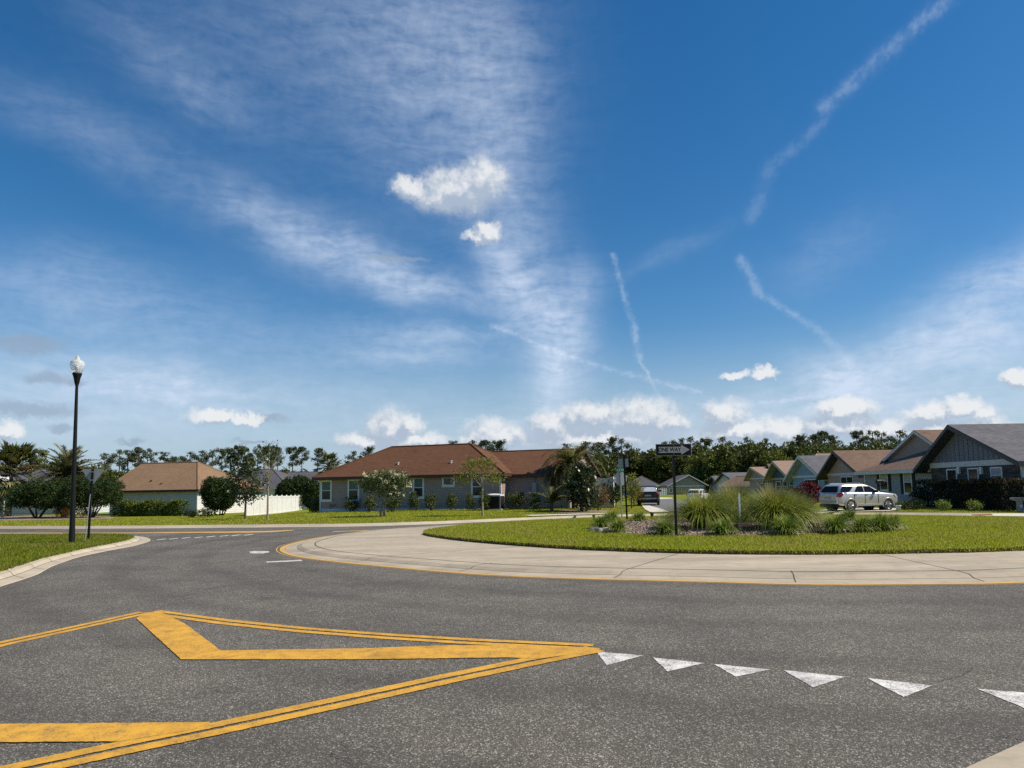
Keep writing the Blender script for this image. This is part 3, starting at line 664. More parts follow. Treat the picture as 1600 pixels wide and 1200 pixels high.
for pts in ([(1318, 1026), (1390, 1030), (1500, 1035), (1520, 1046), (1505, 1056), (1490, 1060), (1467, 1066)], [(1490, 1060), (1530, 1076), (1580, 1092)], [(528, 1140), (545, 1150), (535, 1162), (548, 1170)], [(512, 1178), (530, 1186), (548, 1192), (556, 1200)], [(1555, 1150), (1580, 1154), (1602, 1157)], [(650, 1132), (690, 1120), (735, 1116)]):
    c = resample([G0(*p)[:2] for p in pts], 26); c = [p + np.array([jr.gauss(0, .005), jr.gauss(0, .008)]) for p in c]
    strip(mb, [p + np.array((0, .0035)) for p in c], [p - np.array((0, .0035)) for p in c], .0115, .0115)
struct(mb.build('asphalt_crack', MAT['seam']))

# ------------------------------------------------------------------ plants
LF = {}
LF['tree'] = leafmat('oak_leaf', (.036, .052, .010), (.14, .16, .028), .2, .5, .25)
LF['tree2'] = leafmat('far_leaf', (.028, .046, .012), (.09, .115, .026), .18, .55, .2)
LF['pine'] = leafmat('pine_needle', (.04, .06, .024), (.11, .13, .05), .2, .6, .5)
LF['ligustrum'] = leafmat('glossy_leaf', (.012, .027, .007), (.045, .075, .014), .15, .5, 1.5, spec=.22)
LF['hedge'] = leafmat('hedge_leaf', (.045, .07, .008), (.17, .21, .025), .25, .4, 2)
LF['darkhedge'] = leafmat('dark_hedge_leaf', (.010, .015, .006), (.030, .036, .014), .1, .6, 2, cc=(.09, .07, .035), spec=.15)
LF['magnolia'] = leafmat('magnolia_leaf', (.012, .025, .008), (.05, .075, .02), .12, .35, 1.5, cc=(.13, .12, .06), spec=.35)
LF['myrtle'] = leafmat('myrtle_leaf', (.035, .06, .012), (.11, .14, .03), .25, .5, 1.5)
LF['bloom'] = leafmat('white_bloom', (.48, .47, .28), (.68, .66, .48), .3, .6, 3)
LF['yellow'] = leafmat('yellow_leaf', (.11, .13, .018), (.24, .25, .035), .35, .5, 1.5)
LF['shrub'] = leafmat('shrub_leaf', (.03, .05, .012), (.13, .16, .035), .25, .45, 3)
LF['red'] = leafmat('red_leaf', (.05, .006, .010), (.20, .025, .03), .25, .45, 3)
LF['russet'] = leafmat('russet_leaf', (.10, .045, .012), (.24, .14, .03), .25, .5, 3, cc=(.08, .12, .02))
LF['palm'] = leafmat('palm_leaf', (.055, .08, .016), (.21, .23, .06), .2, .45, 1, cc=(.26, .22, .12))
LF['date'] = leafmat('date_palm_leaf', (.09, .10, .026), (.28, .27, .09), .2, .5, 1, cc=(.32, .24, .12))
LF['queen'] = leafmat('queen_palm_leaf', (.055, .08, .014), (.24, .24, .06), .25, .5, 1, cc=(.25, .2, .08))
LF['dry'] = leafmat('dry_frond', (.16, .11, .06), (.34, .25, .14), .15, .8, 1)
LF['muhly'] = leafmat('bunch_grass_blade', (.11, .15, .012), (.34, .39, .055), .35, .5, 2, cc=(.36, .36, .12))
LF['plume'] = leafmat('seed_plume', (.20, .21, .05), (.36, .33, .12), .35, .7, 2, cc=(.28, .14, .10))
LF['lily'] = leafmat('strap_leaf', (.075, .13, .014), (.30, .38, .06), .25, .55, 4, cc=(.36, .38, .12), spec=.2)
rng = np.random.default_rng(21)
struct(MB().np(fargrass[0], fargrass[1]).build('verge_grass', MAT['blade']), 'stuff')

def limbs(mb, rnd, h0, h1, r, n, reach, top, lean=.0):
    mb.tube([(0, 0, -.15), (lean * .4, 0, h0 * .5), (lean, 0, h0)], [r * 1.35, r, r * .8], 8)
    for k in range(n):
        a = 2 * math.pi * (k + rnd.random() * .6) / n; q = reach * (.5 + .5 * rnd.random())
        mb.tube([(lean, 0, h0 * .96), (lean + math.cos(a) * q * .35, math.sin(a) * q * .35, h0 + (top - h0) * .35), (lean + math.cos(a) * q, math.sin(a) * q, h0 + (top - h0) * (.6 + .3 * rnd.random()))], [r * .6, r * .38, r * .1], 5)
def tree(name, label, cat, loc, trunk, blobs, lsize, mat, bark, clump=.3, shell=.55, asp=.5, group=None, seed=1, extra=None, rz=0, up=.5):
    rg = np.random.default_rng(seed); t = thing(name, label, cat, loc, rz, group)
    mb = MB(); trunk(mb, random.Random(seed)); mb.build('trunk', bark, t)
    p, n = crown_pts(rg, blobs, clump, shell); V, q = leaves(rg, p, n, lsize, asp, up)
    MB().np(V, q).build('crown', mat, t)
    if extra:
        for nm, bl, ls, mt, cl in extra:
            p, n = crown_pts(rg, bl, cl, .75); V, q = leaves(rg, p, n, ls, .7); MB().np(V, q).build(nm, mt, t)
    return t
def px_m(p): return p[1] / F            # metres per photo pixel at a point
# --- distant pines: four grown forms, then copies
def pine(seed, h, label, loc):
    rd = random.Random(seed); bl = []; mb_t = []
    base = h * (.62 + .1 * rd.random())
    for k in range(rd.randint(7, 11)):
        z = base + (h - base) * (k / 10) ** .8; rr = h * .19 * (1 - .62 * ((z - base) / (h - base)) ** 2) * (.5 + .5 * rd.random()); a = rd.random() * 6.28
        bl.append((math.cos(a) * rr, math.sin(a) * rr, z, h * .075, h * .075, h * .045, 9, 16))
        mb_t.append([(0, 0, z - h * .05), (math.cos(a) * rr, math.sin(a) * rr, z)])
    bl.append((0, 0, h * .97, h * .09, h * .09, h * .05, 12, 16))
    def tr(mb, r):
        mb.tube([(0, 0, -.5), (h * .01, 0, h * .5), (0, 0, h)], [h * .016, h * .013, h * .006], 6)
        for b in mb_t: mb.tube(b, [h * .004, h * .0015], 4)
    return tree('pine_tree', label, 'pine tree', loc, tr, bl, h * .035, LF['pine'], MAT['bark'], h * .018, .3, .35, 'tall pines in the far treeline', seed)
PINES = [('beside the two palms at the far left', [(61, 704), (164, 710)]), ('over the left slope of the tan hip roof', [(187, 704), (200, 704), (217, 701), (231, 703)]), ('over the ridge of the tan roof', [(257, 707), (274, 715), (283, 715), (297, 708), (316, 706)]),
 ('between tan and brown roofs', [(333, 703), (347, 703), (361, 702), (372, 698), (383, 702), (403, 697), (413, 699), (424, 698), (434, 700), (458, 700), (472, 700), (497, 702)]), ('over the left slope of the brown roof', [(553, 706), (576, 700)]),
 ('over the ridge of the brown roof', [(707, 690), (738, 690), (758, 690), (770, 691), (781, 690)]), ('right of the brown roof', [(885, 694), (915, 692), (934, 693), (956, 685), (971, 687)]), ('around the one way sign', [(1041, 691), (1050, 690), (1065, 686), (1079, 684), (1100, 687)]),
 ('right of the one way sign', [(1129, 684), (1168, 684), (1195, 686), (1248, 682), (1270, 681)]), ('above the blue gabled house', [(1287, 676), (1300, 682)]), ('above the silver car', [(1342, 675), (1363, 674), (1377, 677), (1406, 675), (1433, 679)])]
ORD = ['first', 'second', 'third', 'fourth', 'fifth', 'sixth', 'seventh', 'eighth', 'ninth', 'tenth', 'eleventh', 'twelfth']
protos = []; prd = random.Random(11); kk_ = 0
for where, pts in PINES:
    for i, (px, py) in enumerate(pts):
        Y = 250 + prd.uniform(-20, 25) - (40 if px > 900 else 0); top = at(px, py, Y); gz = g(top[0], Y); h = top[2] - gz
        lab = f'{ORD[i]} tall thin pine from the left {where}' if len(pts) > 1 else f'tall thin pine {where}'
        if kk_ < 5: o = pine(40 + kk_, h, lab, (top[0], Y, gz)); protos.append((o, h))
        else:
            src, sh = protos[prd.randrange(5)]; s = h / sh; o = dup(src, (top[0], Y, gz), prd.random() * 6.28, lab, None, (s * prd.uniform(.8, 1.1), s * prd.uniform(.8, 1.1), s))
        kk_ += 1
# --- broad dark oaks under the pines
def oak(seed, w, h, label, loc):
    rd = random.Random(seed); bl = []
    for k in range(13):
        a = rd.random() * 6.28; q = w * .5 * rd.random() ** .5 * .75; z = h * (.36 + .42 * rd.random())
        bl.append((math.cos(a) * q, math.sin(a) * q, z, w * .2, w * .2, h * .16, 26, 13))
    bl += [(0, 0, h * .82, w * .24, w * .24, h * .17, 40, 13), (0, 0, h * .3, w * .42, w * .42, h * .22, 60, 13)]
    return tree('oak_tree', label, 'oak tree', loc, lambda mb, r: limbs(mb, r, h * .28, h, w * .03, 6, w * .34, h * .8), bl, w * .055, LF['tree'], MAT['bark'], w * .035, .55, .6, 'broad trees in the far treeline', seed)
OAKS = [('behind the two palms', [(-10, 722, 60), (30, 728, 55), (70, 716, 60), (105, 728, 50), (150, 726, 50)]), ('left of the tan roof', [(172, 733, 40), (197, 741, 36)]),
 ('between tan and brown roofs', [(225, 748, 40), (255, 747, 44), (290, 748, 40), (330, 744, 44), (362, 741, 40), (395, 744, 44), (428, 738, 40), (455, 735, 40), (480, 735, 38)]), ('behind the brown roof', [(520, 730, 46), (560, 727, 44), (640, 718, 60), (720, 718, 60), (800, 714, 50), (850, 716, 50)]),
 ('behind the street name sign', [(915, 712, 52), (945, 706, 50), (985, 700, 60)]), ('behind the one way sign', [(1018, 702, 60), (1050, 694, 66), (1088, 695, 60)]),
 ('behind the row of gabled houses', [(1125, 693, 60), (1160, 690, 64), (1195, 690, 60), (1230, 692, 60), (1262, 686, 62), (1300, 690, 60), (1335, 692, 60), (1375, 689, 56), (1410, 688, 50), (1440, 690, 50), (1480, 690, 60)])]
op = []; kk_ = 0
for where, pts in OAKS:
    for i, (px, py, wp) in enumerate(pts):
        Y = (225 if px < 860 else 185) + prd.uniform(-14, 14); top = at(px, py, Y); gz = g(top[0], Y); h = top[2] - gz; w = wp * Y / F * 1.25
        lab = f'{ORD[i]} dark leafy oak from the left {where}'
        if kk_ < 4: o = oak(70 + kk_, w, h, lab, (top[0], Y, gz)); op.append((o, w, h))
        else:
            s_, sw, sh = op[prd.randrange(4)]; o = dup(s_, (top[0], Y, gz), prd.random() * 6.28, lab, None, (w / sw, w / sw, h / sh))
        kk_ += 1
LF['lightoak'] = leafmat('pale_oak_leaf', (.05, .075, .012), (.21, .24, .035), .25, .5, .25)  # paler leaf green for a few of the trees
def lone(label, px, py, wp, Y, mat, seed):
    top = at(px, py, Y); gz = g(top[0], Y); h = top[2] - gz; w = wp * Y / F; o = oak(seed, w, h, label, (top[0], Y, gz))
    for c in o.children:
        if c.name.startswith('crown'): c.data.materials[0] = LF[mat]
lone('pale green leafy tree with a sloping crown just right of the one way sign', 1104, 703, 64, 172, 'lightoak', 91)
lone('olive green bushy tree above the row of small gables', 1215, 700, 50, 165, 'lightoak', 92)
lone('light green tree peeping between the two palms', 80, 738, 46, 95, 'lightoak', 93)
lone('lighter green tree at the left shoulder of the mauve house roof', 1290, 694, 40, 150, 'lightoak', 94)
# unbroken wood behind them: stuff
rg = np.random.default_rng(5); bl = []
for px in range(-260, 1900, 16):
    Y = 275 if px < 880 else 232
    ht = 742 if px < 200 else 736 if px < 560 else 735 if px < 880 else 712; top = at(px, ht + prd.uniform(-7, 5), Y + prd.uniform(-8, 8)); h = top[2] - g(top[0], top[1])
    bl.append((top[0], top[1], top[2] - h * .5, 4.2, 3.2, h * .52, 85, 9))
p, n_ = crown_pts(rg, bl, .5, .6); V, q = leaves(rg, p, n_, 1.0, .6); struct(MB().np(V, q).build('distant_wood', LF['tree2']), 'stuff')

def fan_palm(label, loc, h, span, seed, group=None, n=34, mat='palm', thick=.17):
    rg = np.random.default_rng(seed); t = thing('palm_tree', label, 'palm tree', loc, 0, group)
    MB().tube([(0, 0, -.2), (.05, 0, h * .5), (0, .03, h)], [thick * 1.2, thick, thick], 10).build('trunk', MAT['palmbark'], t)
    mb = MB(); Vs, Qs = [], []
    for k in range(n):
        a = rg.random() * 6.283; e = R(rg.uniform(-55, 82)); L = span * .32 * rg.uniform(.8, 1.1); d = np.array([math.cos(a) * math.cos(e), math.sin(a) * math.cos(e), math.sin(e)])
        hub = np.array([0, 0, h]) + d * L - np.array([0, 0, .12 * L]); mb.tube([(0, 0, h - .1), tuple(np.array([0, 0, h]) + d * L * .5), tuple(hub)], [.03, .02, .014], 4)
        m = 20; fa = np.linspace(-1.9, 1.9, m); s = np.array([-math.sin(a), math.cos(a), 0.]); u = nrm(d)
        dr = np.outer(np.cos(fa), u) + np.outer(np.sin(fa), s); az_ = np.arctan2(dr[:, 1], dr[:, 0]); el_ = np.arcsin(np.clip(dr[:, 2], -1, 1)) + .15
        V, q = blades(rg, np.tile(hub, (m, 1)), az_, span * .23 * rg.uniform(.75, 1.1, m), el_, rg.uniform(.5, 1.3, m), np.full(m, span * .036), 4); Vs.append((V, q))
    mb.build('petiole', MAT['palmbark'], t); mb = MB()
    for V, q in Vs[: n * 5 // 6]: mb.np(V, q)
    mb.build('crown', LF[mat], t); mb = MB()
    for V, q in Vs[n * 5 // 6:]: mb.np(V - np.array([0, 0, .5 * span * .25]), q)
    mb.build('dead_fronds', LF['dry'], t); return t
def feather_palm(label, loc, h, L, seed, n=46, mat='date', emin=-35, emax=85, bend=1.3, group=None, thick=.25, lean=(0, 0), leaflet=.30, dead=8):
    rg = np.random.default_rng(seed); t = thing('palm_tree', label, 'palm tree', loc, 0, group); lx, ly = lean
    MB().tube([(0, 0, -.2), (lx * .4, ly * .4, h * .5), (lx, ly, h)], [thick * 1.2, thick, thick * .9], 10).build('trunk', MAT['palmbark'], t)
    rb = MB(); cr = MB(); dd = MB()
    for k in range(n + dead):
        a = rg.random() * 6.283; e = R(rg.uniform(emin, emax)) if k < n else R(rg.uniform(-70, -45)); l = L * rg.uniform(.8, 1.08); seg_ = 10; pos = np.array([lx, ly, h], float); pts = [pos.copy()]; els = [e]
        for j in range(seg_):
            el_ = e - bend * ((j + 1) / seg_) ** 1.3; pos = pos + np.array([math.cos(a) * math.cos(el_), math.sin(a) * math.cos(el_), math.sin(el_)]) * l / seg_; pts.append(pos.copy()); els.append(el_)
        rb.tube([tuple(p) for p in pts[::2]], [.03, .022, .016, .01, .006, .004], 4)
        m = 44; tt = np.linspace(.1, 1, m); idx = tt * seg_; i0 = np.minimum(idx.astype(int), seg_ - 1); fr = (idx - i0)[:, None]; pa = np.array(pts); bp = pa[i0] * (1 - fr) + pa[i0 + 1] * fr
        for sgn in (-1, 1):
            azl = np.full(m, a) + sgn * (1.15 - .5 * tt) + rg.normal(size=m) * .1; ell_ = np.array(els)[i0] * .6 + rg.uniform(.0, .35, m)
            V, q = blades(rg, bp, azl, L * leaflet * (1 - .55 * tt) * rg.uniform(.8, 1.1, m), ell_, rg.uniform(.3, 1.1, m), np.full(m, L * .017), 2); (cr if k < n else dd).np(V, q)
    rb.build('rachis', MAT['palmbark'], t); cr.build('crown', LF[mat], t)
    if dead: dd.build('dead_fronds', LF['dry'], t)
    return t
# --- left side
p = P(14, 807); k = px_m(p)
fan_palm('cabbage palm with ragged fan fronds at the left edge of the photo', p, 70 * k, 104 * k, 3, n=84)
p = at(103, 800, 62); p[2] = g(p[0], 62)
k = px_m(p); feather_palm('feathery date palm behind the black street lamp', p, at(103, 742, 62)[2] - p[2], 56 * k, 4, n=84, dead=12, emin=-25, emax=88, bend=.95)
p = at(513, 790, 78); p[2] = g(p[0], 78); k = px_m(p)
fan_palm('fan palm rising behind the left end of the brown house', p, at(513, 728, 78)[2] - p[2], 50 * k, 6, n=60)
def round_tree(label, px, base, top, wpx, seed, mat='ligustrum', low=.33, nm='shrub_tree', cat='round tree', dens=1., ls=.125, group=None, Y=None, lumps=9):
    p = P(px, base) if Y is None else at(px, base, Y)
    if Y is not None: p[2] = g(p[0], Y) + .08
    k = px_m(p); w = wpx * k; h = at(px, top, p[1])[2] - p[2]; rd = random.Random(seed); z0 = h * low; zc = (h + z0) / 2; bl = [(0, 0, zc, w * .40, w * .40, (h - z0) * .44, int(560 * dens), 12)]
    for j in range(lumps):
        a = 6.283 * j / lumps + rd.random(); q = w * .27; bl.append((math.cos(a) * q, math.sin(a) * q, zc + rd.uniform(-.22, .2) * (h - z0), w * .22, w * .22, (h - z0) * .27, int(170 * dens), 12))
    def tr(mb, r):
        for j in range(5):
            a = 6.283 * j / 5 + r.random(); mb.tube([(math.cos(a) * .08, math.sin(a) * .08, -.1), (math.cos(a) * w * .13, math.sin(a) * w * .13, z0 * .9), (math.cos(a) * w * .27, math.sin(a) * w * .27, zc)], [.09, .06, .03], 6)
    return tree(nm, label, cat, p, tr, bl, ls, LF[mat], MAT['bark'], .10, .72, .55, group, seed)
round_tree('broad dark tree with several splayed trunks left of the street lamp', 58, 808, 750, 96, 31, Y=58, low=.24)
round_tree('wide clipped dark tree behind the back of the yield sign', 142, 808, 742, 96, 32, Y=57, low=.22)
round_tree('clipped dome of dark leaves between the lamp and the palm', 102, 808, 744, 76, 36, Y=60, low=.24)
round_tree('round clipped dark tree in front of the lit end wall of the tan roofed house', 343, 808, 742, 56, 33, low=.06, Y=59, dens=1.3)
round_tree('big round dark tree rising behind the right end of the white fence', 462, 803, 740, 66, 34, low=.1, Y=90, ls=.17)
round_tree('dark evergreen against the left corner of the brown house', 488, 806, 748, 30, 35, low=.0, Y=62)
p = P(383, 811); k = px_m(p)
tree('magnolia_tree', 'young dark magnolia beside the left end of the white fence', 'tree', p, lambda mb, r: limbs(mb, r, 1.1, 3.4, .06, 6, .9, 3.2), [(0, 0, 2.2, 1.1, 1.1, 1.2, 110, 9), (.2, 0, 3.1, .6, .6, .7, 50, 9), (-.2, .1, 1.6, .9, .9, .7, 50, 9)], .19, LF['magnolia'], MAT['bark'], .16, .4, .45, None, 51)
p = P(418, 813); k = px_m(p)
tree('young_tree', 'spindly half bare young tree in front of the white fence', 'tree', p, lambda mb, r: limbs(mb, r, 2.2, 4.4, .05, 9, 1.0, 4.3), [(0, 0, 3.3, .95, .95, 1.3, 42, 5)], .13, LF['myrtle'], MAT['palebark'], .16, .3, .5, None, 52)
# --- crape myrtle with white bloom
p = P(597, 807); k = px_m(p); h = at(597, 733, p[1])[2] - p[2]
def myr(mb, r):
    for a, q in ((0, .25), (2.2, .4), (4.1, .3), (5.3, .5)):
        mb.tube([(math.cos(a) * .14, math.sin(a) * .1, -.1), (math.cos(a) * .2, math.sin(a) * .15, h * .3), (math.cos(a) * q * 2, math.sin(a) * q * 1.6, h * .62)], [.05, .04, .015], 6)
bw = 38 * k
tree('crape_myrtle', 'crape myrtle in white bloom standing on the verge before the brown house', 'tree', p, myr, [(0, 0, h * .66, bw * .8, bw * .7, h * .26, 210, 9), (.4, -.1, h * .82, bw * .62, bw * .55, h * .15, 90, 9), (-.8, 0, h * .72, bw * .5, bw * .45, h * .17, 80, 9), (.8, -.2, h * .5, bw * .4, bw * .4, h * .2, 60, 9), (1.1, 0, h * .74, bw * .45, bw * .4, h * .15, 60, 9)], .12, LF['myrtle'], MAT['palebark'], .15, .5, .5, None, 53,
     [('blossom', [(.5, -.2, h * .82, bw * .78, bw * .6, h * .17, 30, 12), (1.0, -.3, h * .62, bw * .55, bw * .5, h * .28, 16, 12), (-.6, -.2, h * .88, bw * .5, bw * .4, h * .07, 8, 12)], .11, LF['bloom'], .08)])
p = P(754, 806); k = px_m(p); h = at(754, 715, p[1])[2] - p[2]
tree('young_tree', 'slender yellow green sapling with a pale trunk before the brown house', 'tree', p, lambda mb, r: limbs(mb, r, h * .5, h, .055, 8, 1.5, h * .95, .0), [(0, 0, h * .8, 1.0, .9, h * .18, 60, 7), (-1.0, 0, h * .68, .75, .7, h * .13, 46, 7), (.75, 0, h * .66, .6, .6, h * .12, 34, 7), (-.5, 0, h * .9, .55, .5, h * .1, 30, 7), (.35, .1, h * .92, .45, .4, h * .08, 24, 7)], .13, LF['yellow'], MAT['palebark'], .16, .4, .5, None, 54)
# --- shrubs along the brown house
def shrub_mesh(seed, w, h, mat, ls=.10, n=46):
    rg = np.random.default_rng(seed); mb = MB()
    bl = [(0, 0, h * .55, w * .42, w * .4, h * .42, n, 10)] + [(w * .22 * math.cos(a), w * .22 * math.sin(a), h * (.5 + .2 * math.sin(a * 3)), w * .24, w * .24, h * .3, n // 3, 10) for a in (0, 1.3, 2.6, 3.9, 5.2)]
    p_, n_ = crown_pts(rg, bl, .08, .5); p_[:, 2] = np.maximum(p_[:, 2], .03); V, q = leaves(rg, p_, n_, ls, .5, .6); return mb.np(V, q)
def shrub(label, loc, w, h, mat, seed, ls=.10, n=46, group=None, nm='shrub', stem=True):
    t = thing(nm, label, 'shrub', loc, 0, group)
    shrub_mesh(seed, w, h, mat, ls, n).build('foliage', LF[mat], t)
    mb = MB(); 
    for a in (0, 2.1, 4.2): mb.tube([(math.cos(a) * .05, math.sin(a) * .05, -.05), (math.cos(a) * w * .2, math.sin(a) * w * .2, h * .6)], [.03, .012], 5)
    mb.build('stem', MAT['bark'], t); return t
SH = [(494, 800, 778, 22, 'below the left corner board of the brown house'), (523, 799.5, 774, 22, 'between the two leftmost windows of the brown house'), (549, 799.5, 776, 24, 'under the second window of the brown house'), (578, 799.5, 774, 22, 'behind the crape myrtle on its left side'), (613, 799.5, 776, 30, 'behind the crape myrtle on its right side'),
      (646, 798, 768, 20, 'under the third window of the brown house'), (673, 798, 771, 22, 'under the small high window of the brown house'), (706, 797.5, 769, 20, 'right of the small high window of the brown house'), (734, 797.5, 771, 18, 'left of the sapling trunk'), (757, 797.5, 768, 20, 'between the sapling and the air conditioner'),
      (808, 796, 767, 34, 'just right of the air conditioner'), (836, 796, 771, 22, 'below the meter on the brown house wing')]
proto = None
for i, (px, by, ty, wp, wh) in enumerate(SH):
    p = P(px, by); k = px_m(p); w = wp * k; h = (by - ty) * k; lab = 'leafy green shrub ' + wh
    if i < 3: s = shrub(lab, p, w, h, 'shrub', 60 + i, .11, 44, 'foundation shrubs along the brown house'); proto = (proto or []) + [(s, w, h)]
    else: s0, w0, h0 = proto[i % 3]; dup(s0, p, i * 1.7, lab, None, (w / w0, w / w0, h / h0))
# --- planting at the right corner of the brown house
p = P(909, 800); k = px_m(p); h = at(909, 724, p[1])[2] - p[2]
tree('magnolia_tree', 'dense dark magnolia in front of the right corner of the brown house', 'tree', p, lambda mb, r: limbs(mb, r, 1.0, h, .10, 7, 1.0, h * .95), [(0, 0, h * .5, .9, .9, h * .4, 150, 10), (.1, 0, h * .78, .7, .7, h * .2, 70, 10), (.2, 0, h * .28, .95, .9, h * .18, 60, 10)], .22, LF['magnolia'], MAT['bark'], .18, .45, .45, None, 55)
p = at(897, 797, 48.5); p[2] = g(p[0], 48.5) + .1; k = px_m(p)
feather_palm('drooping queen palm whose fronds hang over the end of the brown roof', p, at(897, 724, 48.5)[2] - p[2], 62 * k, 8, 46, 'queen', -15, 80, 1.9, thick=.14, dead=4, leaflet=.28)
p = P(862, 799)
feather_palm('low dark palm against the wall of the brown house wing', p, .5, 1.7, 9, 26, 'palm', 10, 85, 1.0, thick=.1, dead=0, leaflet=.3)
shrub('rounded russet and yellow bush by the right corner of the brown house', P(936, 797), 1.7, 1.75, 'russet', 71, .10, 60)
shrub('low dark bush between the magnolia and the russet bush', P(920, 798), 1.3, 1.2, 'ligustrum', 72, .11, 50)
shrub('tall dark bush left of the stop sign post', at(960, 797, 52) * (1, 1, 0) + (0, 0, .1), 2.2, 2.2, 'ligustrum', 73, .12, 70)
shrub('reddish bush beneath the yellow sapling by the street name sign', at(992, 795, 56) * (1, 1, 0) + (0, 0, .1), 1.6, 1.9, 'russet', 74, .1, 60)
p = at(987, 793, 51); p[2] = g(p[0], 51) + .1; k = px_m(p); h = at(987, 738, 51)[2] - p[2]
tree('young_tree', 'bright yellow green sapling just right of the street name sign', 'tree', p, lambda mb, r: limbs(mb, r, h * .45, h, .045, 6, .6, h * .9), [(0, 0, h * .68, .75, .65, h * .3, 90, 8), (.2, 0, h * .5, .6, .5, h * .16, 40, 8)], .13, LF['yellow'], MAT['bark'], .14, .4, .5, None, 56)
# --- hedge by the tan-roofed house
def hedge(label, a, b, w, h, mat, seed, ls=.1, dens=90, top=None):
    """clipped hedge running from a to b"""
    a, b = np.array(a[:3], float), np.array(b[:3], float); L = np.linalg.norm((b - a)[:2]); ang = math.atan2(b[1] - a[1], b[0] - a[0]); t = thing('hedge', label, 'hedge', (a + b) / 2, ang); rg = np.random.default_rng(seed)
    n = int(L * dens * (w + h)); u = rg.random(n); side = rg.random(n)
    X = (u - .5) * L; Yy = np.where(side < .42, -w / 2, np.where(side < .62, w / 2, (rg.random(n) - .5) * w)); Z = np.where(side < .62, rg.random(n) * h, h)
    lump = .12 * np.sin(X * 2.1 + 1) + .08 * np.sin(X * 5.3); Pp = np.column_stack([X, Yy * (1 + .1 * np.sin(X * 3)), Z + np.where(side >= .62, lump, lump * Z / h)]) + rg.normal(size=(n, 3)) * .07
    Pp[:, 2] = np.maximum(Pp[:, 2], .03); V, q = leaves(rg, Pp, np.tile([0, 0, 1.], (n, 1)), ls, .5, .6); MB().np(V, q).build('foliage', LF[mat], t)
    for j in range(int(L / 1.8) + 1):
        x = -L / 2 + .3 + j * 1.8
        if x < L / 2 - .2: MB().tube([(x, 0, -.05), (x + .05, .03, h * .5), (x - .08, 0, h * .9)], [.04, .03, .015], 5).build('stem', MAT['bark'], t)
    if top:
        m = int(L * 60); pp = np.column_stack([(rg.random(m) - .5) * L, (rg.random(m) - .5) * w, np.full(m, h)]); V, q = blades(rg, pp, rg.random(m) * 6.283, rg.uniform(.12, .4, m), rg.uniform(.8, 1.5, m), rg.uniform(0, .6, m), np.full(m, .05), 2); MB().np(V, q).build('new_shoots', LF[top], t)
    return t
a = at(182, 809.5, 61); b = at(288, 809, 59.5); a[2] = g(a[0], 61) + .08; b[2] = g(b[0], 59.5) + .08; k = px_m(a)
hedge('long clipped green hedge below the grey wall of the tan roofed house', a, b, 1.0, 20 * k, 'hedge', 81, .15, 800, 'hedge')
shrub('small dark bush at the corner of the tan roofed house', P(300, 809), .7, .55, 'ligustrum', 82, .08, 30)
shrub('low dark bush at the foot of the round tree by the lit wall', P(322, 808.5), 1.6, .7, 'ligustrum', 83, .09, 40)
shrub('sprawling yellowish bush under the trees left of the hedge', P(128, 808), 2.0, 1.2, 'shrub', 84, .11, 50)
shrub('brownish low bush behind the street lamp', P(98, 809), 1.6, 1.1, 'russet', 85, .1, 44)
shrub('dark low bush at the foot of the cabbage palm', P(4, 809), 1.2, 1.5, 'ligustrum', 86, .1, 44)
shrub('trailing vine hanging over the right end of the white fence', at(466, 801, 76) * (1, 1, 0) + (0, 0, g(-23, 76) + .05), 1.6, 1.9, 'myrtle', 87, .12, 60, nm='vine')
mb = MB(); pl = [P(x, y)[:2] for x, y in [(-60, 813), (20, 814), (80, 813), (140, 812), (176, 811), (182, 808.6), (150, 807), (60, 806.5), (-60, 806.5)]]
rs = resample(pl, 60, True); cc_ = np.mean(rs, 0)
for s0, s1 in ((1, .8), (.8, .5), (.5, .02)): strip(mb, [cc_ + (q_ - cc_) * s1 for q_ in rs], [cc_ + (q_ - cc_) * s0 for q_ in rs], lambda q_: g(*q_) + .125, lambda q_: g(*q_) + .125, 0, True)
struct(mb.build('mulch_bed', MAT['mulch']))
mb = MB(); pl = [P(x, y)[:2] for x, y in [(858, 801), (900, 803.5), (945, 802.5), (960, 799), (930, 797), (880, 797)]]
rs = resample(pl, 40, True); cc_ = np.mean(rs, 0)
for s0, s1 in ((1, .5), (.5, .02)): strip(mb, [cc_ + (q_ - cc_) * s1 for q_ in rs], [cc_ + (q_ - cc_) * s0 for q_ in rs], lambda q_: g(*q_) + .125, lambda q_: g(*q_) + .125, 0, True)
struct(mb.build('mulch_bed', MAT['mulch']))
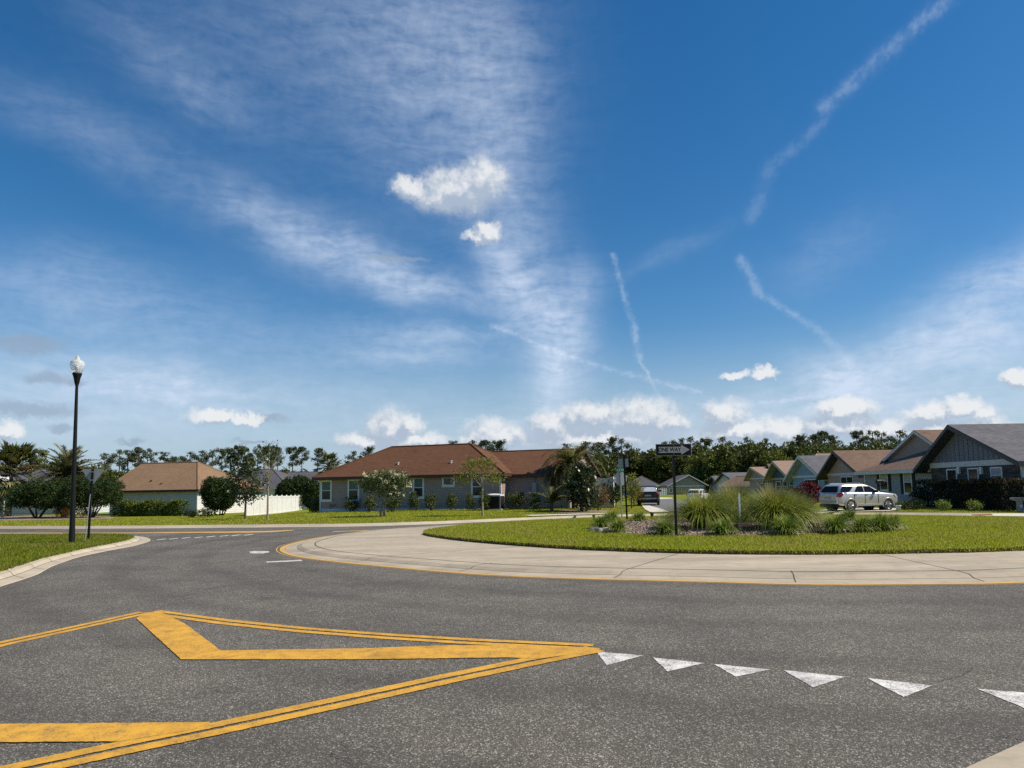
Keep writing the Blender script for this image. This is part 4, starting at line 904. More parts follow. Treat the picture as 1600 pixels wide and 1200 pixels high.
# --- right side planting
p = P(1270, 793)
shrub('dark red leaved bush behind the tail of the silver car', at(1268, 790, 46) * (1, 1, 0) + (0, 0, .1), 1.9, 1.75, 'red', 91, .16, 60)
shrub('dark green bush to the left of the red leaved bush', at(1247, 792, 47) * (1, 1, 0) + (0, 0, .1), 1.1, 1.5, 'ligustrum', 92, .11, 50)
shrub('small round brown bush just behind the car roofline', at(1290, 790, 47) * (1, 1, 0) + (0, 0, .1), .9, 1.2, 'russet', 93, .09, 40)
hedge('tall clipped dark hedge in front of the stone faced house', (26.0, 45.2, .1), (26.0, 33.2, .1), 1.1, 1.42, 'darkhedge', 94, .11, 560, 'russet')
shrub('dark round bush at the left end of the tall hedge', at(1441, 797, 45) * (1, 1, 0) + (0, 0, .1), 1.6, 1.3, 'ligustrum', 95, .1, 50)
for px, by, w, h, m, lab, sd_ in ((1413, 797, 1.1, .55, 'shrub', 'low green clump right of the car bumper', 96), (1430, 797, 1.2, .7, 'ligustrum', 'low dark clump between the car and the tall hedge', 97), (1474, 799, .8, .6, 'lily', 'pale flowering clump at the foot of the tall hedge', 98), (1523, 799, .7, .55, 'lily', 'sparse flowering clump further right along the tall hedge', 99)):
    shrub(lab, P(px, by), w, h, m, sd_, .07, 36)

# --- bunch grasses and strap-leaved clumps on the island
def bunch(label, loc, w, h, seed, plumes=0, n=2600):
    rg = np.random.default_rng(seed); t = thing('ornamental_grass', label, 'ornamental grass', loc, 0, 'big bunch grasses on the island')
    r = rg.random(n) ** .6 * w * .13; a0 = rg.random(n) * 6.283; base = np.column_stack([np.cos(a0) * r, np.sin(a0) * r, np.zeros(n)]); az_ = a0 + rg.normal(size=n) * .5
    out_ = rg.random(n) ** .6; az_ = a0 + rg.normal(size=n) * .28; L = h * rg.uniform(.85, 1.1, n) * (1 + .75 * out_); V, q = blades(rg, base, az_, L, R(89) - out_ * .75, .35 + out_ * 2.1, rg.uniform(.012, .028, n), 9); MB().np(V, q).build('blade_tuft', LF['muhly'], t)
    if plumes:
        m = plumes; a0 = rg.random(m) * 6.283; r = rg.random(m) * w * .1; b = np.column_stack([np.cos(a0) * r, np.sin(a0) * r, np.full(m, h * .3)])
        V, q = blades(rg, b, a0 + rg.normal(size=m) * .4, h * rg.uniform(.75, 1.15, m), R(86) - rg.random(m) * .55, rg.uniform(.2, .9, m), np.full(m, .014), 6); MB().np(V, q).build('seed_head', LF['plume'], t)
    return t
Z = lambda px, py: P(px, py, zf=zmound)
for px, by, ty, wp, lab, sd_, pm in ((1100, 827, 771, 90, 'big fountain of green bunch grass right of the one way sign post', 101, 160), (1150, 816, 764, 104, 'tall bunch grass behind the white stake', 102, 420), (1212, 828, 768, 94, 'big arching bunch grass right of the white stake', 103, 420), (1246, 824, 778, 60, 'smaller bunch grass with reddish seed heads at the right of the row', 104, 500)):
    p = Z(px, by); k = px_m(p); bunch(lab, p, wp * k, (by - ty) * k * .98, sd_, pm, 1900 if wp > 70 else 900)
def lily(label, loc, w, h, seed, n=300):
    rg = np.random.default_rng(seed); t = thing('strap_leaf_plant', label, 'plant', loc, 0, 'strap leaved clumps around the island bed')
    a0 = rg.random(n) * 6.283; r = rg.random(n) * w * .18; base = np.column_stack([np.cos(a0) * r, np.sin(a0) * r, np.zeros(n)]); o_ = rg.random(n)
    V, q = blades(rg, base, a0 + rg.normal(size=n) * .4, h * rg.uniform(1.0, 1.35, n) * (1 + .25 * o_), R(87) - o_ * .75, .6 + o_ * 2.0, np.full(n, .022), 6); MB().np(V, q).build('leaf_tuft', LF['lily'], t)
    return t
LI = [(940, 826, 807, 20, 'leftmost on the island bed, behind the edging stones'), (955, 818, 800, 24, 'near the black sign pole at the bed back'), (966, 832, 814, 19, 'right of the edging stones at the front of the bed'), (998, 816, 802, 26, 'at the back of the bed between the two sign poles'), (1039, 836, 814, 32, 'touching the one way sign post on its left'), (1129, 836.5, 814, 36, 'in front of the first big bunch grass'), (1229, 836, 809, 42, 'in front of the bunch grass right of the white stake'),
      (1306, 834, 807, 42, 'below the rear wheel of the silver car'), (1327, 815, 798, 26, 'behind the others, below the silver car doors'), (1347, 832, 811, 32, 'below the front door of the silver car'), (1375, 831, 806, 24, 'below the front wheel of the silver car'), (1394, 829, 807, 22, 'at the right end of the island bed')]
lp = []
for i, (px, by, ty, wp, wh) in enumerate(LI):
    p = Z(px, by); k = px_m(p); w, h = wp * k, (by - ty) * k; lab = 'clump of arching strap leaves ' + wh
    lily(lab, p, w, h, 110 + i, 330 + int(5 * wp))

# ------------------------------------------------------------------ street furniture
def plate(mb, poly, th, mi=0):     # poly in x,z; faces -y
    mb.prism([(x, 0, z) for x, z in poly], (0, th, 0), mi)
# street lamp
p = P(112, 848.5, .118); top = at(121.5, 556, p[1]); h = top[2] - p[2]; lean = (top[0] - p[0])
t = thing('street_lamp', 'tall black street lamp with a clear acorn globe on the corner lawn', 'street lamp', p); t.rotation_euler = (0, math.atan2(lean, h), 0)
s = h / 6.1
MB().lathe([(.10, -.2), (.10, .0), (.095, .05), (.085, .6), (.078, 1.2), (.045, 5.12 * s), (.045, 5.14 * s)], 16).build('pole', MAT['black'], t)
MB().lathe([(.05, 5.10 * s), (.055, 5.14 * s), (.075, 5.2 * s), (.10, 5.34 * s), (.13, 5.45 * s), (.145, 5.48 * s), (.145, 5.52 * s), (.12, 5.53 * s), (.0, 5.53 * s)], 20).build('fitter', MAT['black'], t)
gm, gt, gp = nodes('lamp_globe'); gp.inputs['Base Color'].default_value = (.93, .95, .96, 1); gp.inputs['Roughness'].default_value = .18; gp.inputs['Transmission Weight'].default_value = .55; gp.inputs['IOR'].default_value = 1.25
wv_ = gt.nodes.new('ShaderNodeTexNoise'); wv_.inputs['Scale'].default_value = 9; bump(gt, gp, wv_.outputs[0], .2, .01)
gl = MB().lathe([(.135, 5.53 * s), (.17, 5.60 * s), (.205, 5.70 * s), (.222, 5.80 * s), (.215, 5.87 * s), (.18, 5.925 * s), (.12, 5.955 * s), (.085, 5.965 * s)], 28).build('globe', gm, t)
MB().lathe([(.085, 5.965 * s), (.082, 5.99 * s), (.06, 6.01 * s), (.05, 6.03 * s), (.062, 6.05 * s), (.045, 6.075 * s), (.022, 6.09 * s), (.0, 6.115 * s)], 18).build('finial', gm, gl)
MB().lathe([(.03, 5.53 * s), (.03, 5.62 * s), (.045, 5.64 * s), (.045, 5.78 * s), (.02, 5.82 * s), (0, 5.83 * s)], 12).build('bulb', MAT['vinyl'], t)
# yield sign seen from behind
p = P(138, 843.5, .118); k = px_m(p); h = at(140, 733, p[1])[2] - p[2]
t = thing('yield_sign', 'back of a yield sign on a black post behind the street lamp', 'road sign', p); t.rotation_euler = (0, R(1.2), R(4))
MB().box((0, .0, h / 2 - .1), (.06, .06, h + .2)).build('post', MAT['black'], t)
mb = MB(); W_ = 33 * k / 2; hh = W_ * 2 * .72
plate(mb, [(-W_ + .03, h), (W_ - .03, h), (W_, h - .04), (.03, h - hh), (-.03, h - hh), (-W_, h - .04)], .006); o = mb.build('sign_panel', MAT['alu'], t); o.location = (0, .035, 0)
mb = MB(); mb.box((0, -.035, h - .10), (.2, .012, .03)); mb.box((0, -.035, h - hh * .72), (.12, .012, .03)); mb.build('bracket', MAT['galv'], t)
q = P(132.2, 848, .118); tp = at(141, 772, q[1] + .05)
t = thing('steel_stake', 'thin grey steel stake leaning against the yield sign post', 'stake', q)
MB().tube([(0, 0, -.1), (tp[0] - q[0], tp[1] - q[1], tp[2] - q[2])], .014, 8).build('rod', MAT['galv'], t); MB().tube([(0, 0, -.02), (0, 0, .05)], .025, 8).build('ground_sleeve', MAT['black'], t)
# one-way sign
def text(name, s, size, mat, parent, loc, ext=.002, bold=.004, sx=1.):
    cu = bpy.data.curves.new(name, 'FONT'); cu.body = s; cu.size = size; cu.extrude = ext; cu.offset = bold; cu.align_x = 'CENTER'; cu.align_y = 'CENTER'
    tmp = bpy.data.objects.new(name, cu); C.objects.link(tmp); dg = bpy.context.evaluated_depsgraph_get(); me = bpy.data.meshes.new_from_object(tmp.evaluated_get(dg)); bpy.data.objects.remove(tmp)
    me.materials.clear(); me.materials.append(mat); o = bpy.data.objects.new(name, me); C.objects.link(o); o.parent = parent; o.location = loc; o.rotation_euler = (R(90), 0, 0); o.scale = (sx, 1, 1); return o
p = Z(1057.5, 838); k = px_m(p); zb = lambda py: at(1052, py, p[1])[2] - p[2]
t = thing('one_way_sign', 'one way sign with a right pointing arrow on a black post in the island', 'road sign', p); t.rotation_euler = (0, 0, R(3))
W_, z0, z1 = 56.5 * k, zb(712), zb(693.5); zc = (z0 + z1) / 2; H_ = z1 - z0
MB().box((0, .04, z1 / 2 - .15), (.06, .06, z1 + .25)).build('post', MAT['black'], t)
mb = MB(); mb.box((0, 0, zc), (W_, .004, H_), 1); mb.box((0, -.003, zc), (W_ - .022, .004, H_ - .022), 0); pn = mb.build('sign_panel', [MAT['signblack'], MAT['signwhite']], t)
mb = MB(); a = W_ / 2; b = H_; plate(mb, [(-a * .84, zc - b * .25), (a * .42, zc - b * .25), (a * .42, zc - b * .42), (a * .90, zc), (a * .42, zc + b * .42), (a * .42, zc + b * .25), (-a * .84, zc + b * .25)], .003); o = mb.build('arrow', MAT['signwhite'], pn); o.location = (0, -.0085, 0)
text('lettering', 'ONE WAY', H_ * .48, MAT['signblack'], pn, (-a * .22, -.0095, zc), .0012, .0025, .86)
MB().box((0, -.009, z1 - .05), (.02, .012, .02)).box((0, -.009, z0 + .05), (.02, .012, .02)).build('bolt', MAT['galv'], t)
# black pole with the back of a small sign, on the far edge of the island
p = Z(979.8, 812.5); k = px_m(p); zt = at(976, 716, p[1])[2] - p[2]; s0, s1 = at(976, 729.5, p[1])[2] - p[2], at(976, 716.5, p[1])[2] - p[2]
t = thing('road_sign', 'small rectangular sign back on a black pole at the far edge of the island', 'road sign', p); t.rotation_euler = (0, R(-1.2), R(-6))
MB().box((0, 0, zt / 2), (.07, .07, zt + .3)).build('post', MAT['black'], t)
o = MB().box((-.03, 0, (s0 + s1) / 2), (15.5 * k, .006, s1 - s0)).build('sign_panel', MAT['alu'], t); o.location = (0, .04, 0)
MB().box((0, -.04, s0 + .1), (.1, .012, .025)).box((0, -.04, s1 - .08), (.1, .012, .025)).build('bracket', MAT['black'], t)
# stop sign back with street name blades
p = P(971.5, 806); k = px_m(p); zz = lambda py: at(971, py, p[1])[2] - p[2]
t = thing('stop_sign', 'back of an octagonal stop sign under green street name blades on a thin grey post', 'road sign', p); t.rotation_euler = (0, 0, R(8))
MB().box((0, 0, zz(726) / 2), (.06, .05, zz(726) + .3)).build('post', MAT['galv'], t)
r_ = (zz(737.5) - zz(758)) / 2; zc = zz(747.7); mb = MB(); plate(mb, [(r_ * 1.08 * math.cos(R(22.5 + 45 * i)), zc + r_ * 1.08 * math.sin(R(22.5 + 45 * i))) for i in range(8)], .005); o = mb.build('sign_panel', MAT['alu'], t); o.location = (0, .03, 0)
MB().box((0, -.032, zc + .2), (.1, .012, .03)).box((0, -.032, zc - .2), (.1, .012, .03)).build('bracket', MAT['galv'], t)
bl_ = MB().box((-.02, 0, zz(734)), (15 * k, .006, zz(730.5) - zz(737.3))).build('street_blade', MAT['signgreen'], t); bl_.location = (0, -.035, 0)
mb = MB(); wd = 15 * k
for i, (x, w_) in enumerate(((-.26, .05), (-.17, .06), (-.08, .05), (.06, .05), (.15, .06))): mb.box((x * wd / .57, -.0045, zz(734)), (w_, .003, .10))
mb.build('lettering', MAT['signwhite'], bl_)
o = MB().box((0, 0, zz(728.3)), (.006, .62, zz(725.5) - zz(731))).build('street_blade', MAT['signwhite'], t); o.location = (-.06, 0, 0); o['label'] = 'white edge-on blade above the green one'
# white stake, landscape lights, edging stones
p = Z(1157.3, 831); k = px_m(p); h = at(1157, 772, p[1])[2] - p[2]
t = thing('marker_stake', 'thin white stake standing between the bunch grasses', 'stake', p); MB().box((0, 0, h / 2 - .05), (.05, .04, h + .1)).build('shaft', MAT['vinyl'], t); MB().box((0, 0, h + .01), (.056, .046, .02)).build('cap', MAT['vinyl'], t)
MAT['bronze'] = M('bronze_fixture', (.10, .055, .04), (.06, .035, .03), 9, .5, .3)
MAT['stonepale'] = M('pale_edging', (.42, .38, .33), (.28, .25, .22), 8, .9, b=.6, bs=20, bd=.02)
def spot(label, loc, s, rz, flat=False):
    t = thing('landscape_light', label, 'garden light', loc, rz, 'landscape lights on the island bed')
    MB().tube([(0, 0, -.1), (0, 0, .17 * s)], .018 * s, 8).build('stake', MAT['bronze'], t)
    if flat: MB().box((0, 0, .22 * s), (.34 * s, .16 * s, .055 * s)).box((0, 0, .255 * s), (.28 * s, .12 * s, .02 * s)).build('lamp_head', MAT['bronze'], t)
    else:
        MB().lathe([(.03 * s, .15 * s), (.065 * s, .18 * s), (.075 * s, .3 * s), (.085 * s, .31 * s), (.08 * s, .33 * s), (0, .33 * s)], 12).build('lamp_head', MAT['bronze'], t)
    return t
spot('flat brown floodlight at the foot of the white stake', Z(1161, 836), 1.15, .2, True)
spot('small ground light right of the one way sign post', Z(1073.5, 836.5), .8, .5)
spot('small ground light between the bed and the silver car', Z(1269, 832), .95, 1.)
spot('small ground light at the back left corner of the island bed', Z(928, 815), .8, 2.)
spot('small ground light at the back of the bed, between the two signs', Z(1019, 813), .95, 2.6)
for i, (px, py, s_) in enumerate(((929, 830, .2), (938, 832.5, .24), (947, 831.5, .18))):
    q = Z(px, py); mb = MB(); rr = random.Random(i + 5); mb.box((0, 0, .05), (s_ * 1.3, s_ * .8, .16)); 
    mb.v = [(x * rr.uniform(.85, 1.1), y * rr.uniform(.85, 1.1), z * rr.uniform(.85, 1.1)) for x, y, z in mb.v]
    o = tag(mb.build('edging_stone', MAT['stonepale']), ('pale edging stone farthest left on the rim of the island bed', 'largest pale edging stone at the left rim of the island bed', 'small pale edging stone beside the strap leaf clumps at the left rim')[i], 'edging stone', 'edging stones at the left rim of the bed'); o.location = tuple(q); o.rotation_euler = (0, 0, i * .8)
# mailbox in front of the silver car
p = P(1375.5, 798); k = px_m(p); h = 48 * k
t = thing('mailbox', 'black mailbox on a post in front of the silver car', 'mailbox', p, R(8))
MB().box((0, 0, h * .43), (.09, .09, h * .86)).box((.05, 0, h * .80), (.3, .07, .06)).build('post', MAT['black'], t)
mb = MB(); mb.prism([(-.22 + .1, -.09, h - .22), (-.22 + .1, .09, h - .22), (-.12, .09, h - .07), (-.12, .055, h - .01), (-.12, 0, h + .01), (-.12, -.055, h - .01), (-.12, -.09, h - .07)], (.42, 0, 0)); bx_ = mb.build('box', MAT['black'], t)
MB().box((.31, 0, h - .12), (.012, .15, .17)).build('door', MAT['galv'], bx_); MB().box((.2, -.1, h - .06), (.03, .012, .12)).build('flag', LF['red'], t)
# concrete bench at the right edge
p = at(1594, 800, 35.2); p[2] = .11; k = px_m(p); h = 21 * k
t = thing('garden_bench', 'pale stone bench by the dark hedge at the right edge', 'bench', p, R(-14))
MB().box((.42, 0, h), (1.5, .42, .11)).box((.42, 0, h - .08), (1.3, .34, .06)).build('seat', MAT['stonepale'], t)
for x in (0, .85):
    l_ = MB().box((x, 0, h * .42), (.16, .34, h * .84)).build('leg', MAT['stonepale'], t)
    MB().box((x, -.175, h * .45), (.10, .012, .14)).build('relief', MAT['trim'], l_)
t = thing('flower_pot', 'small white pot by the front bumper of the silver car', 'pot', P(1404, 798.5)); MB().lathe([(.08, 0), (.10, .02), (.13, .26), (.15, .27), (.15, .31), (.12, .31), (.11, .2), (0, .2)], 14).build('pot', MAT['trim'], t); MB().lathe([(0, .24), (.115, .24)], 14).build('soil', MAT['soil'], t)

# ------------------------------------------------------------------ houses
def window(parent, x0, x1, z0, z1, y=0, trim=.10, kind='sash', blind=True, name='window'):
    """white trimmed window on a wall facing local -y; returns the frame"""
    mb = MB(); t = trim; yy = y - .035
    for a, b in (((x0, z0), (x0 + t, z1)), ((x1 - t, z0), (x1, z1)), ((x0 + t, z1 - t), (x1 - t, z1)), ((x0 + t, z0), (x1 - t, z0 + t))): mb.span((a[0], yy, a[1]), (b[0], y + .02, b[1]))
    if kind == 'sash': mb.span((x0 + t, y - .02, (z0 + z1) / 2 - .025), (x1 - t, y + .01, (z0 + z1) / 2 + .025))
    if kind == 'slider': mb.span(((x0 + x1) / 2 - .03, y - .02, z0 + t), ((x0 + x1) / 2 + .03, y + .01, z1 - t))
    f = mb.build(name, MAT['trim'], parent)
    MB().span((x0 + t, y - .012, z0 + t), (x1 - t, y - .006, z1 - t)).build('pane', MAT['glass'], f)
    if blind: MB().span((x0 + t + .01, y - .018, (z0 + z1) / 2 + .03), (x1 - t - .01, y - .0135, z1 - t - .01)).build('blind', MAT[blind if isinstance(blind, str) else 'blind'], f)
    MB().span((x0 - .04, y - .06, z0 - .05), (x1 + .04, y + .02, z0)).build('sill', MAT['trim'], f)
    return f
def wallbox(mb, x0, x1, y0, y1, z1, z0=-.6, mi=0): mb.span((x0, y0, z0), (x1, y1, z1), mi)
def hiproof(parent, e, r, ze, zr, mat, fas, drop=.2, over_soffit=True, gables=(False, False), gmat=None):
    """e: four eave corners (x,y) front-left, front-right, back-right, back-left; r: two ridge ends"""
    th = .0; mb = MB(); E_ = [(x, y, ze) for x, y in e]; Rr = [(x, y, zr) for x, y in r]
    mb.add(E_ + Rr, [(0, 1, 5, 4), (2, 3, 4, 5)] + ([] if gables[1] else [(1, 2, 5)]) + ([] if gables[0] else [(3, 0, 4)]), 0)
    ro = mb.build('roof', mat, parent)
    mb = MB(); D = [(x, y, ze - drop) for x, y in e]
    for i in range(4):
        j = (i + 1) % 4
        if (i == 1 and gables[1]) or (i == 3 and gables[0]): continue
        a, b, c, d = E_[i], E_[j], D[j], D[i]; mb.add([a, b, c, d], [(0, 1, 2, 3)])
    cx = sum(p[0] for p in e) / 4; cy = sum(p[1] for p in e) / 4
    mb.add([(p[0] + (cx - p[0]) * .01, p[1] + (cy - p[1]) * .01, ze - drop + .01) for p in e], [(0, 1, 2, 3)])
    for gi, (a, b, k) in enumerate(((3, 0, 4), (1, 2, 5))):
        if gables[gi]:
            V0 = (E_ + Rr); pa, pk, pb = Vector(V0[a]), Vector(V0[k]), Vector(V0[b]); dn = Vector((0, 0, -drop))
            mb.add([pa, pk, pk + dn, pa + dn, pb, pb + dn], [(0, 1, 2, 3), (1, 4, 5, 2)])
    f = mb.build('fascia', fas, ro)
    mb = MB(); rp = .07
    mb.tube([Rr[0], Rr[1]], rp, 6)
    for a, k, gi in ((0, 4, 0), (3, 4, 0), (1, 5, 1), (2, 5, 1)):
        if not gables[gi]: mb.tube([E_[a], Rr[k - 4]], rp, 6)
    mb.build('ridge_cap', mat, ro)
    return ro
def vent(parent, x, y, z, h=.35, m='black'): MB().tube([(x, y, z - .15), (x, y, z + h)], .07, 8).tube([(x, y, z + h), (x, y, z + h + .05)], .1, 8).build('roof_vent', MAT[m], parent)

S = {}
for n_, c in (('taupe', (.205, .158, .138)), ('teal_grey', (.31, .345, .33)), ('mauve', (.27, .19, .17)), ('bluegrey', (.175, .185, .20)), ('sky', (.14, .205, .26)), ('petrol', (.035, .065, .092)), ('stonegrey', (.215, .17, .14)), ('sage', (.18, .175, .165)), ('slateblue', (.11, .115, .135)), ('offwhite', (.72, .71, .67)), ('pale', (.34, .36, .37))): S[n_] = siding(n_ + '_siding', c if c[0] > .6 else tuple(min(.7, x * 1.75) for x in c))

# brown-roofed house (yawed 20 degrees)
A_ = R(-20); EL = at(487, 746, 53.9); u = np.array([math.cos(A_), math.sin(A_)]); w = np.array([-math.sin(A_), math.cos(A_)])
gz = .12; ze = EL[2]; Lm = 15.6; D_ = 4.5; ov = .45
t = thing('brown_roof_house', 'long grey sided house with brown hip roof facing the roundabout', 'house', (EL[0], EL[1], 0), A_)
bx = lambda px, py, yy: onplane(px, py, EL[:2] + w * yy, A_)
zr = at(612, 699, 56.6)[2]; xr0 = bx(612, 699, D_)[0]; xr1 = bx(735, 693, D_)[0]; zr = (bx(612, 699, D_)[1] + bx(735, 693, D_)[1]) / 2
Lm = bx(788, 736, 0)[0]
mb = MB(); wallbox(mb, ov, Lm - ov, ov, 2 * D_ - ov, ze - .12); wl_ = mb.build('wall', S['taupe'], t)
mb = MB(); mb.span((ov - .03, ov - .03, -.4), (ov + .1, ov + .1, ze - .2)); mb.span((Lm - ov - .1, ov - .03, -.4), (Lm - ov + .03, ov + .1, ze - .2)); mb.span((ov + .1, ov - .012, gz - .3), (Lm - ov - .1, ov + .01, gz + .22)); mb.build('corner_board', MAT['fascia_white'], wl_)
hiproof(t, [(0, 0), (Lm, 0), (Lm, 2 * D_), (0, 2 * D_)], [(xr0, D_), (xr1, D_)], ze, zr, MAT['roof_brown'], MAT['fascia_brown'], .22)
for (a, b, c, d), kd, bl_ in (((501.5, 518.5, 750.5, 783), 'sash', True), ((543.5, 561.5, 749, 782), 'sash', True), ((645, 663, 745.5, 778.5), 'sash', True), ((691, 710.5, 744.5, 760), 'plain', False), ((736, 756, 744, 777), 'sash', False)):
    x0, z1 = bx(a, c, ov); x1, z0 = bx(b, d, ov); window(t, x0, x1, z0, z1, ov - .002, .13, kd, bl_)
for px, py in ((622, 728), (705, 726)): 
    fr = .36; x, z = bx(px, py, D_ * fr); vent(t, x, D_ * fr, ze + (zr - ze) * fr, .12, 'trim')
# its wing, set back on the right, with a fieldstone corner and a pale gable end
yw = 1.5; Dw = 4.6; xw1 = bx(884, 740, yw)[0] + .35; zwr = bx(830, 704, yw + Dw)[1]; zwe = bx(830, 740.5, yw)[1]
mb = MB(); wallbox(mb, Lm - ov - .02, xw1 - .4, yw + .4, yw + 2 * Dw - .4, zwe - .1); mb.build('wall', S['taupe'], t)
mb = MB(); mb.span((xw1 - 1.15, yw + .36, -.4), (xw1 - .36, yw + 2.0, zwe - .2)); mb.build('stone_corner', MAT['stone_pale'], t)
mb = MB(); mb.prism([(xw1 - .399, yw + .45, -.3), (xw1 - .399, yw + 2 * Dw - .45, -.3), (xw1 - .399, yw + 2 * Dw - .45, zwe - .1), (xw1 - .399, yw + Dw, zwr - .25), (xw1 - .399, yw + .45, zwe - .1)], (.06, 0, 0)); mb.build('gable_wall', S['taupe'], t)
hiproof(t, [(Lm - 4.5, yw), (xw1, yw), (xw1, yw + 2 * Dw), (Lm - 4.5, yw + 2 * Dw)], [(Lm - 4.4, yw + Dw), (xw1 - .1, yw + Dw)], zwe, zwr, MAT['roof_brown'], MAT['fascia_brown'], .22, gables=(True, True))
mb = MB(); mb.span((xw1 - .3, yw + 5.2, -.3), (xw1 + 1.8, yw + 5.5, 2.3)); mb.span((xw1 + 1.6, yw + 5.1, -.3), (xw1 + 1.85, yw + 5.35, 2.4)); mb.build('porch_wall', S['offwhite'], t)
x_, z_ = bx(836, 762, yw + .4); MB().span((x_ - .16, yw + .22, z_ - .3), (x_ + .16, yw + .4, z_ + .35)).tube([(x_, yw + .33, z_ + .35), (x_, yw + .33, zwe - .2)], .03, 6).build('electric_meter', MAT['galv'], t)
MAT['grey'] = M('grey_steel', (.16, .16, .16), (.11, .11, .11), 6, .5)
# condenser
p = P(772, 796.5); k = px_m(p); s = 27 * k
t = thing('air_conditioner', 'square outdoor air conditioner with a pale top beside the brown house', 'air conditioner', p, A_ + .12)
h = 28 * k * .85; mb = MB(); mb.box((0, 0, h * .47), (s * .9, s * .9, h * .86)); 
for i in range(9): mb.box((0, 0, h * (.1 + .085 * i)), (s * .94, s * .94, .018))
mb.build('coil_body', MAT['dark'], t); mb = MB()
for sx_ in (-1, 1):
    for sy_ in (-1, 1): MB().box((sx_ * s * .46, sy_ * s * .46, h * .46), (.08, .08, h * .92)).build('corner_panel', MAT['grey'], t)
MB().box((0, 0, h * .93), (s, s, .09)).lathe([(s * .46, h * .975), (s * .3, h * 1.03), (.0, h * 1.05)], 20).build('top_cover', MAT['trim'], t); MB().box((0, 0, .0), (s * 1.15, s * 1.15, .12)).build('pad', MAT['walk'], t)

# tan-roofed house on the left (yawed 15 degrees)
B_ = R(-15); ER = at(309, 764.5, 64); u = np.array([math.cos(B_), math.sin(B_)]); wv2 = np.array([-math.sin(B_), math.cos(B_)]); O_ = ER[:2] - u * 10.4; gz = g(ER[0], ER[1] + 1)
t = thing('tan_roof_house', 'low grey sided house with tan shingle roof at the left', 'house', (O_[0], O_[1], 0), B_)
ze = ER[2]; D_ = 5.0; b2 = lambda px, py, yy: onplane(px, py, O_ + wv2 * yy, B_); xr0 = b2(233, 725, D_)[0]; xr1, zr = b2(309, 722, D_)
mb = MB(); wallbox(mb, .4, 10.0, .4, 2 * D_ - .4, ze - .12, gz - .5); wl_ = mb.build('wall', S['teal_grey'], t)
mb = MB(); mb.span((10.001, .42, gz - .4), (10.05, 2 * D_ - .42, ze - .2)); mb.build('end_wall', S['offwhite'], t)
mb = MB(); mb.span((9.92, .36, gz - .3), (10.07, .45, ze - .22)); mb.build('corner_board', MAT['fascia_white'], wl_)
hiproof(t, [(xr0 - 1.0, 0), (10.4, 0), (10.4, 2 * D_), (xr0 - 1.0, 2 * D_)], [(xr0 - .9, D_), (xr1, D_)], ze, zr, MAT['roof_tan'], MAT['fascia_brown'], .2, gables=(True, False))
x, z = b2(236, 756, D_ * .3); vent(t, x, D_ * .3, ze + (zr - ze) * .3, .1, 'fascia_brown'); x, z = b2(252, 759, D_ * .2); vent(t, x, D_ * .2, ze + (zr - ze) * .2, .05, 'fascia_brown')
# white fence running back to the right
fa = at(384, 810.5, 54); fb = at(478, 800, 80); fa[2] = g(fa[0], 54) + .0; fb[2] = g(fb[0], 80) - .0
ang = math.atan2(fb[1] - fa[1], fb[0] - fa[0]); L = math.hypot(fb[0] - fa[0], fb[1] - fa[1]); t = thing('privacy_fence', 'white vinyl privacy fence on the lawn left of the brown house', 'fence', fa, ang)
hf = at(405, 776, 59)[2] - g(-21.5, 59); n = 12
for i in range(n):
    x0, x1 = L * i / n, L * (i + 1) / n; dz = (fb[2] - fa[2]) * (i + .5) / n
    mb = MB()
    mb.span((x0 + .065, -.02, dz + .05), (x1 - .065, .02, dz + hf - .06)); mb.span((x0 + .065, -.035, dz + hf - .14), (x1 - .065, .035, dz + hf)); mb.span((x0 + .065, -.035, dz + .02), (x1 - .065, .035, dz + .16))
    for q_ in range(1, 9): mb.span((x0 + (x1 - x0) * q_ / 9 - .006, -.026, dz + .17), (x0 + (x1 - x0) * q_ / 9 + .006, .026, dz + hf - .15))
    mb.build('fence_panel', MAT['vinyl'], t)
for i in range(n + 1):
    x = L * i / n; dz = (fb[2] - fa[2]) * i / n; po = MB().box((x, 0, dz + hf / 2 - .1), (.12, .12, hf + .25)).build('post', MAT['vinyl'], t)
    MB().add([(x - .08, -.08, dz + hf + .026), (x + .08, -.08, dz + hf + .026), (x + .08, .08, dz + hf + .026), (x - .08, .08, dz + hf + .026), (x, 0, dz + hf + .12)], [(0, 1, 4), (1, 2, 4), (2, 3, 4), (3, 0, 4), (3, 2, 1, 0)]).build('post_cap', MAT['vinyl'], po)
# grey-roofed houses behind, and the one at the left edge
def simple_hip(name, label, px0, px1, pye, pxr0, pxr1, pyr, Y, ang, depth, wall, roof, fas, cat='house', wins=()):
    e0 = at(px0, pye, Y); t = thing(name, label, cat, (e0[0], e0[1], 0), ang); uu = np.array([math.cos(ang), math.sin(ang)]); ww = np.array([-math.sin(ang), math.cos(ang)]); bb = lambda px, py, yy: onplane(px, py, e0[:2] + ww * yy, ang)
    Lx = bb(px1, pye, 0)[0]; D = depth / 2; a, z1 = bb(pxr0, pyr, D); b, _ = bb(pxr1, pyr, D); gz = g(e0[0], Y)
    mb = MB(); wallbox(mb, .4, Lx - .4, .4, depth - .4, e0[2] - .1, gz - .6); mb.build('wall', wall, t); hiproof(t, [(0, 0), (Lx, 0), (Lx, depth), (0, depth)], [(a, D), (b, D)], e0[2], z1, roof, fas, .2)
    for x0, x1, y0, y1 in wins:
        xa, zb_ = bb(x0, y0, .4); xb, za = bb(x1, y1, .4); window(t, xa, xb, za, zb_, .398, .08, 'sash', False)
    return t, bb
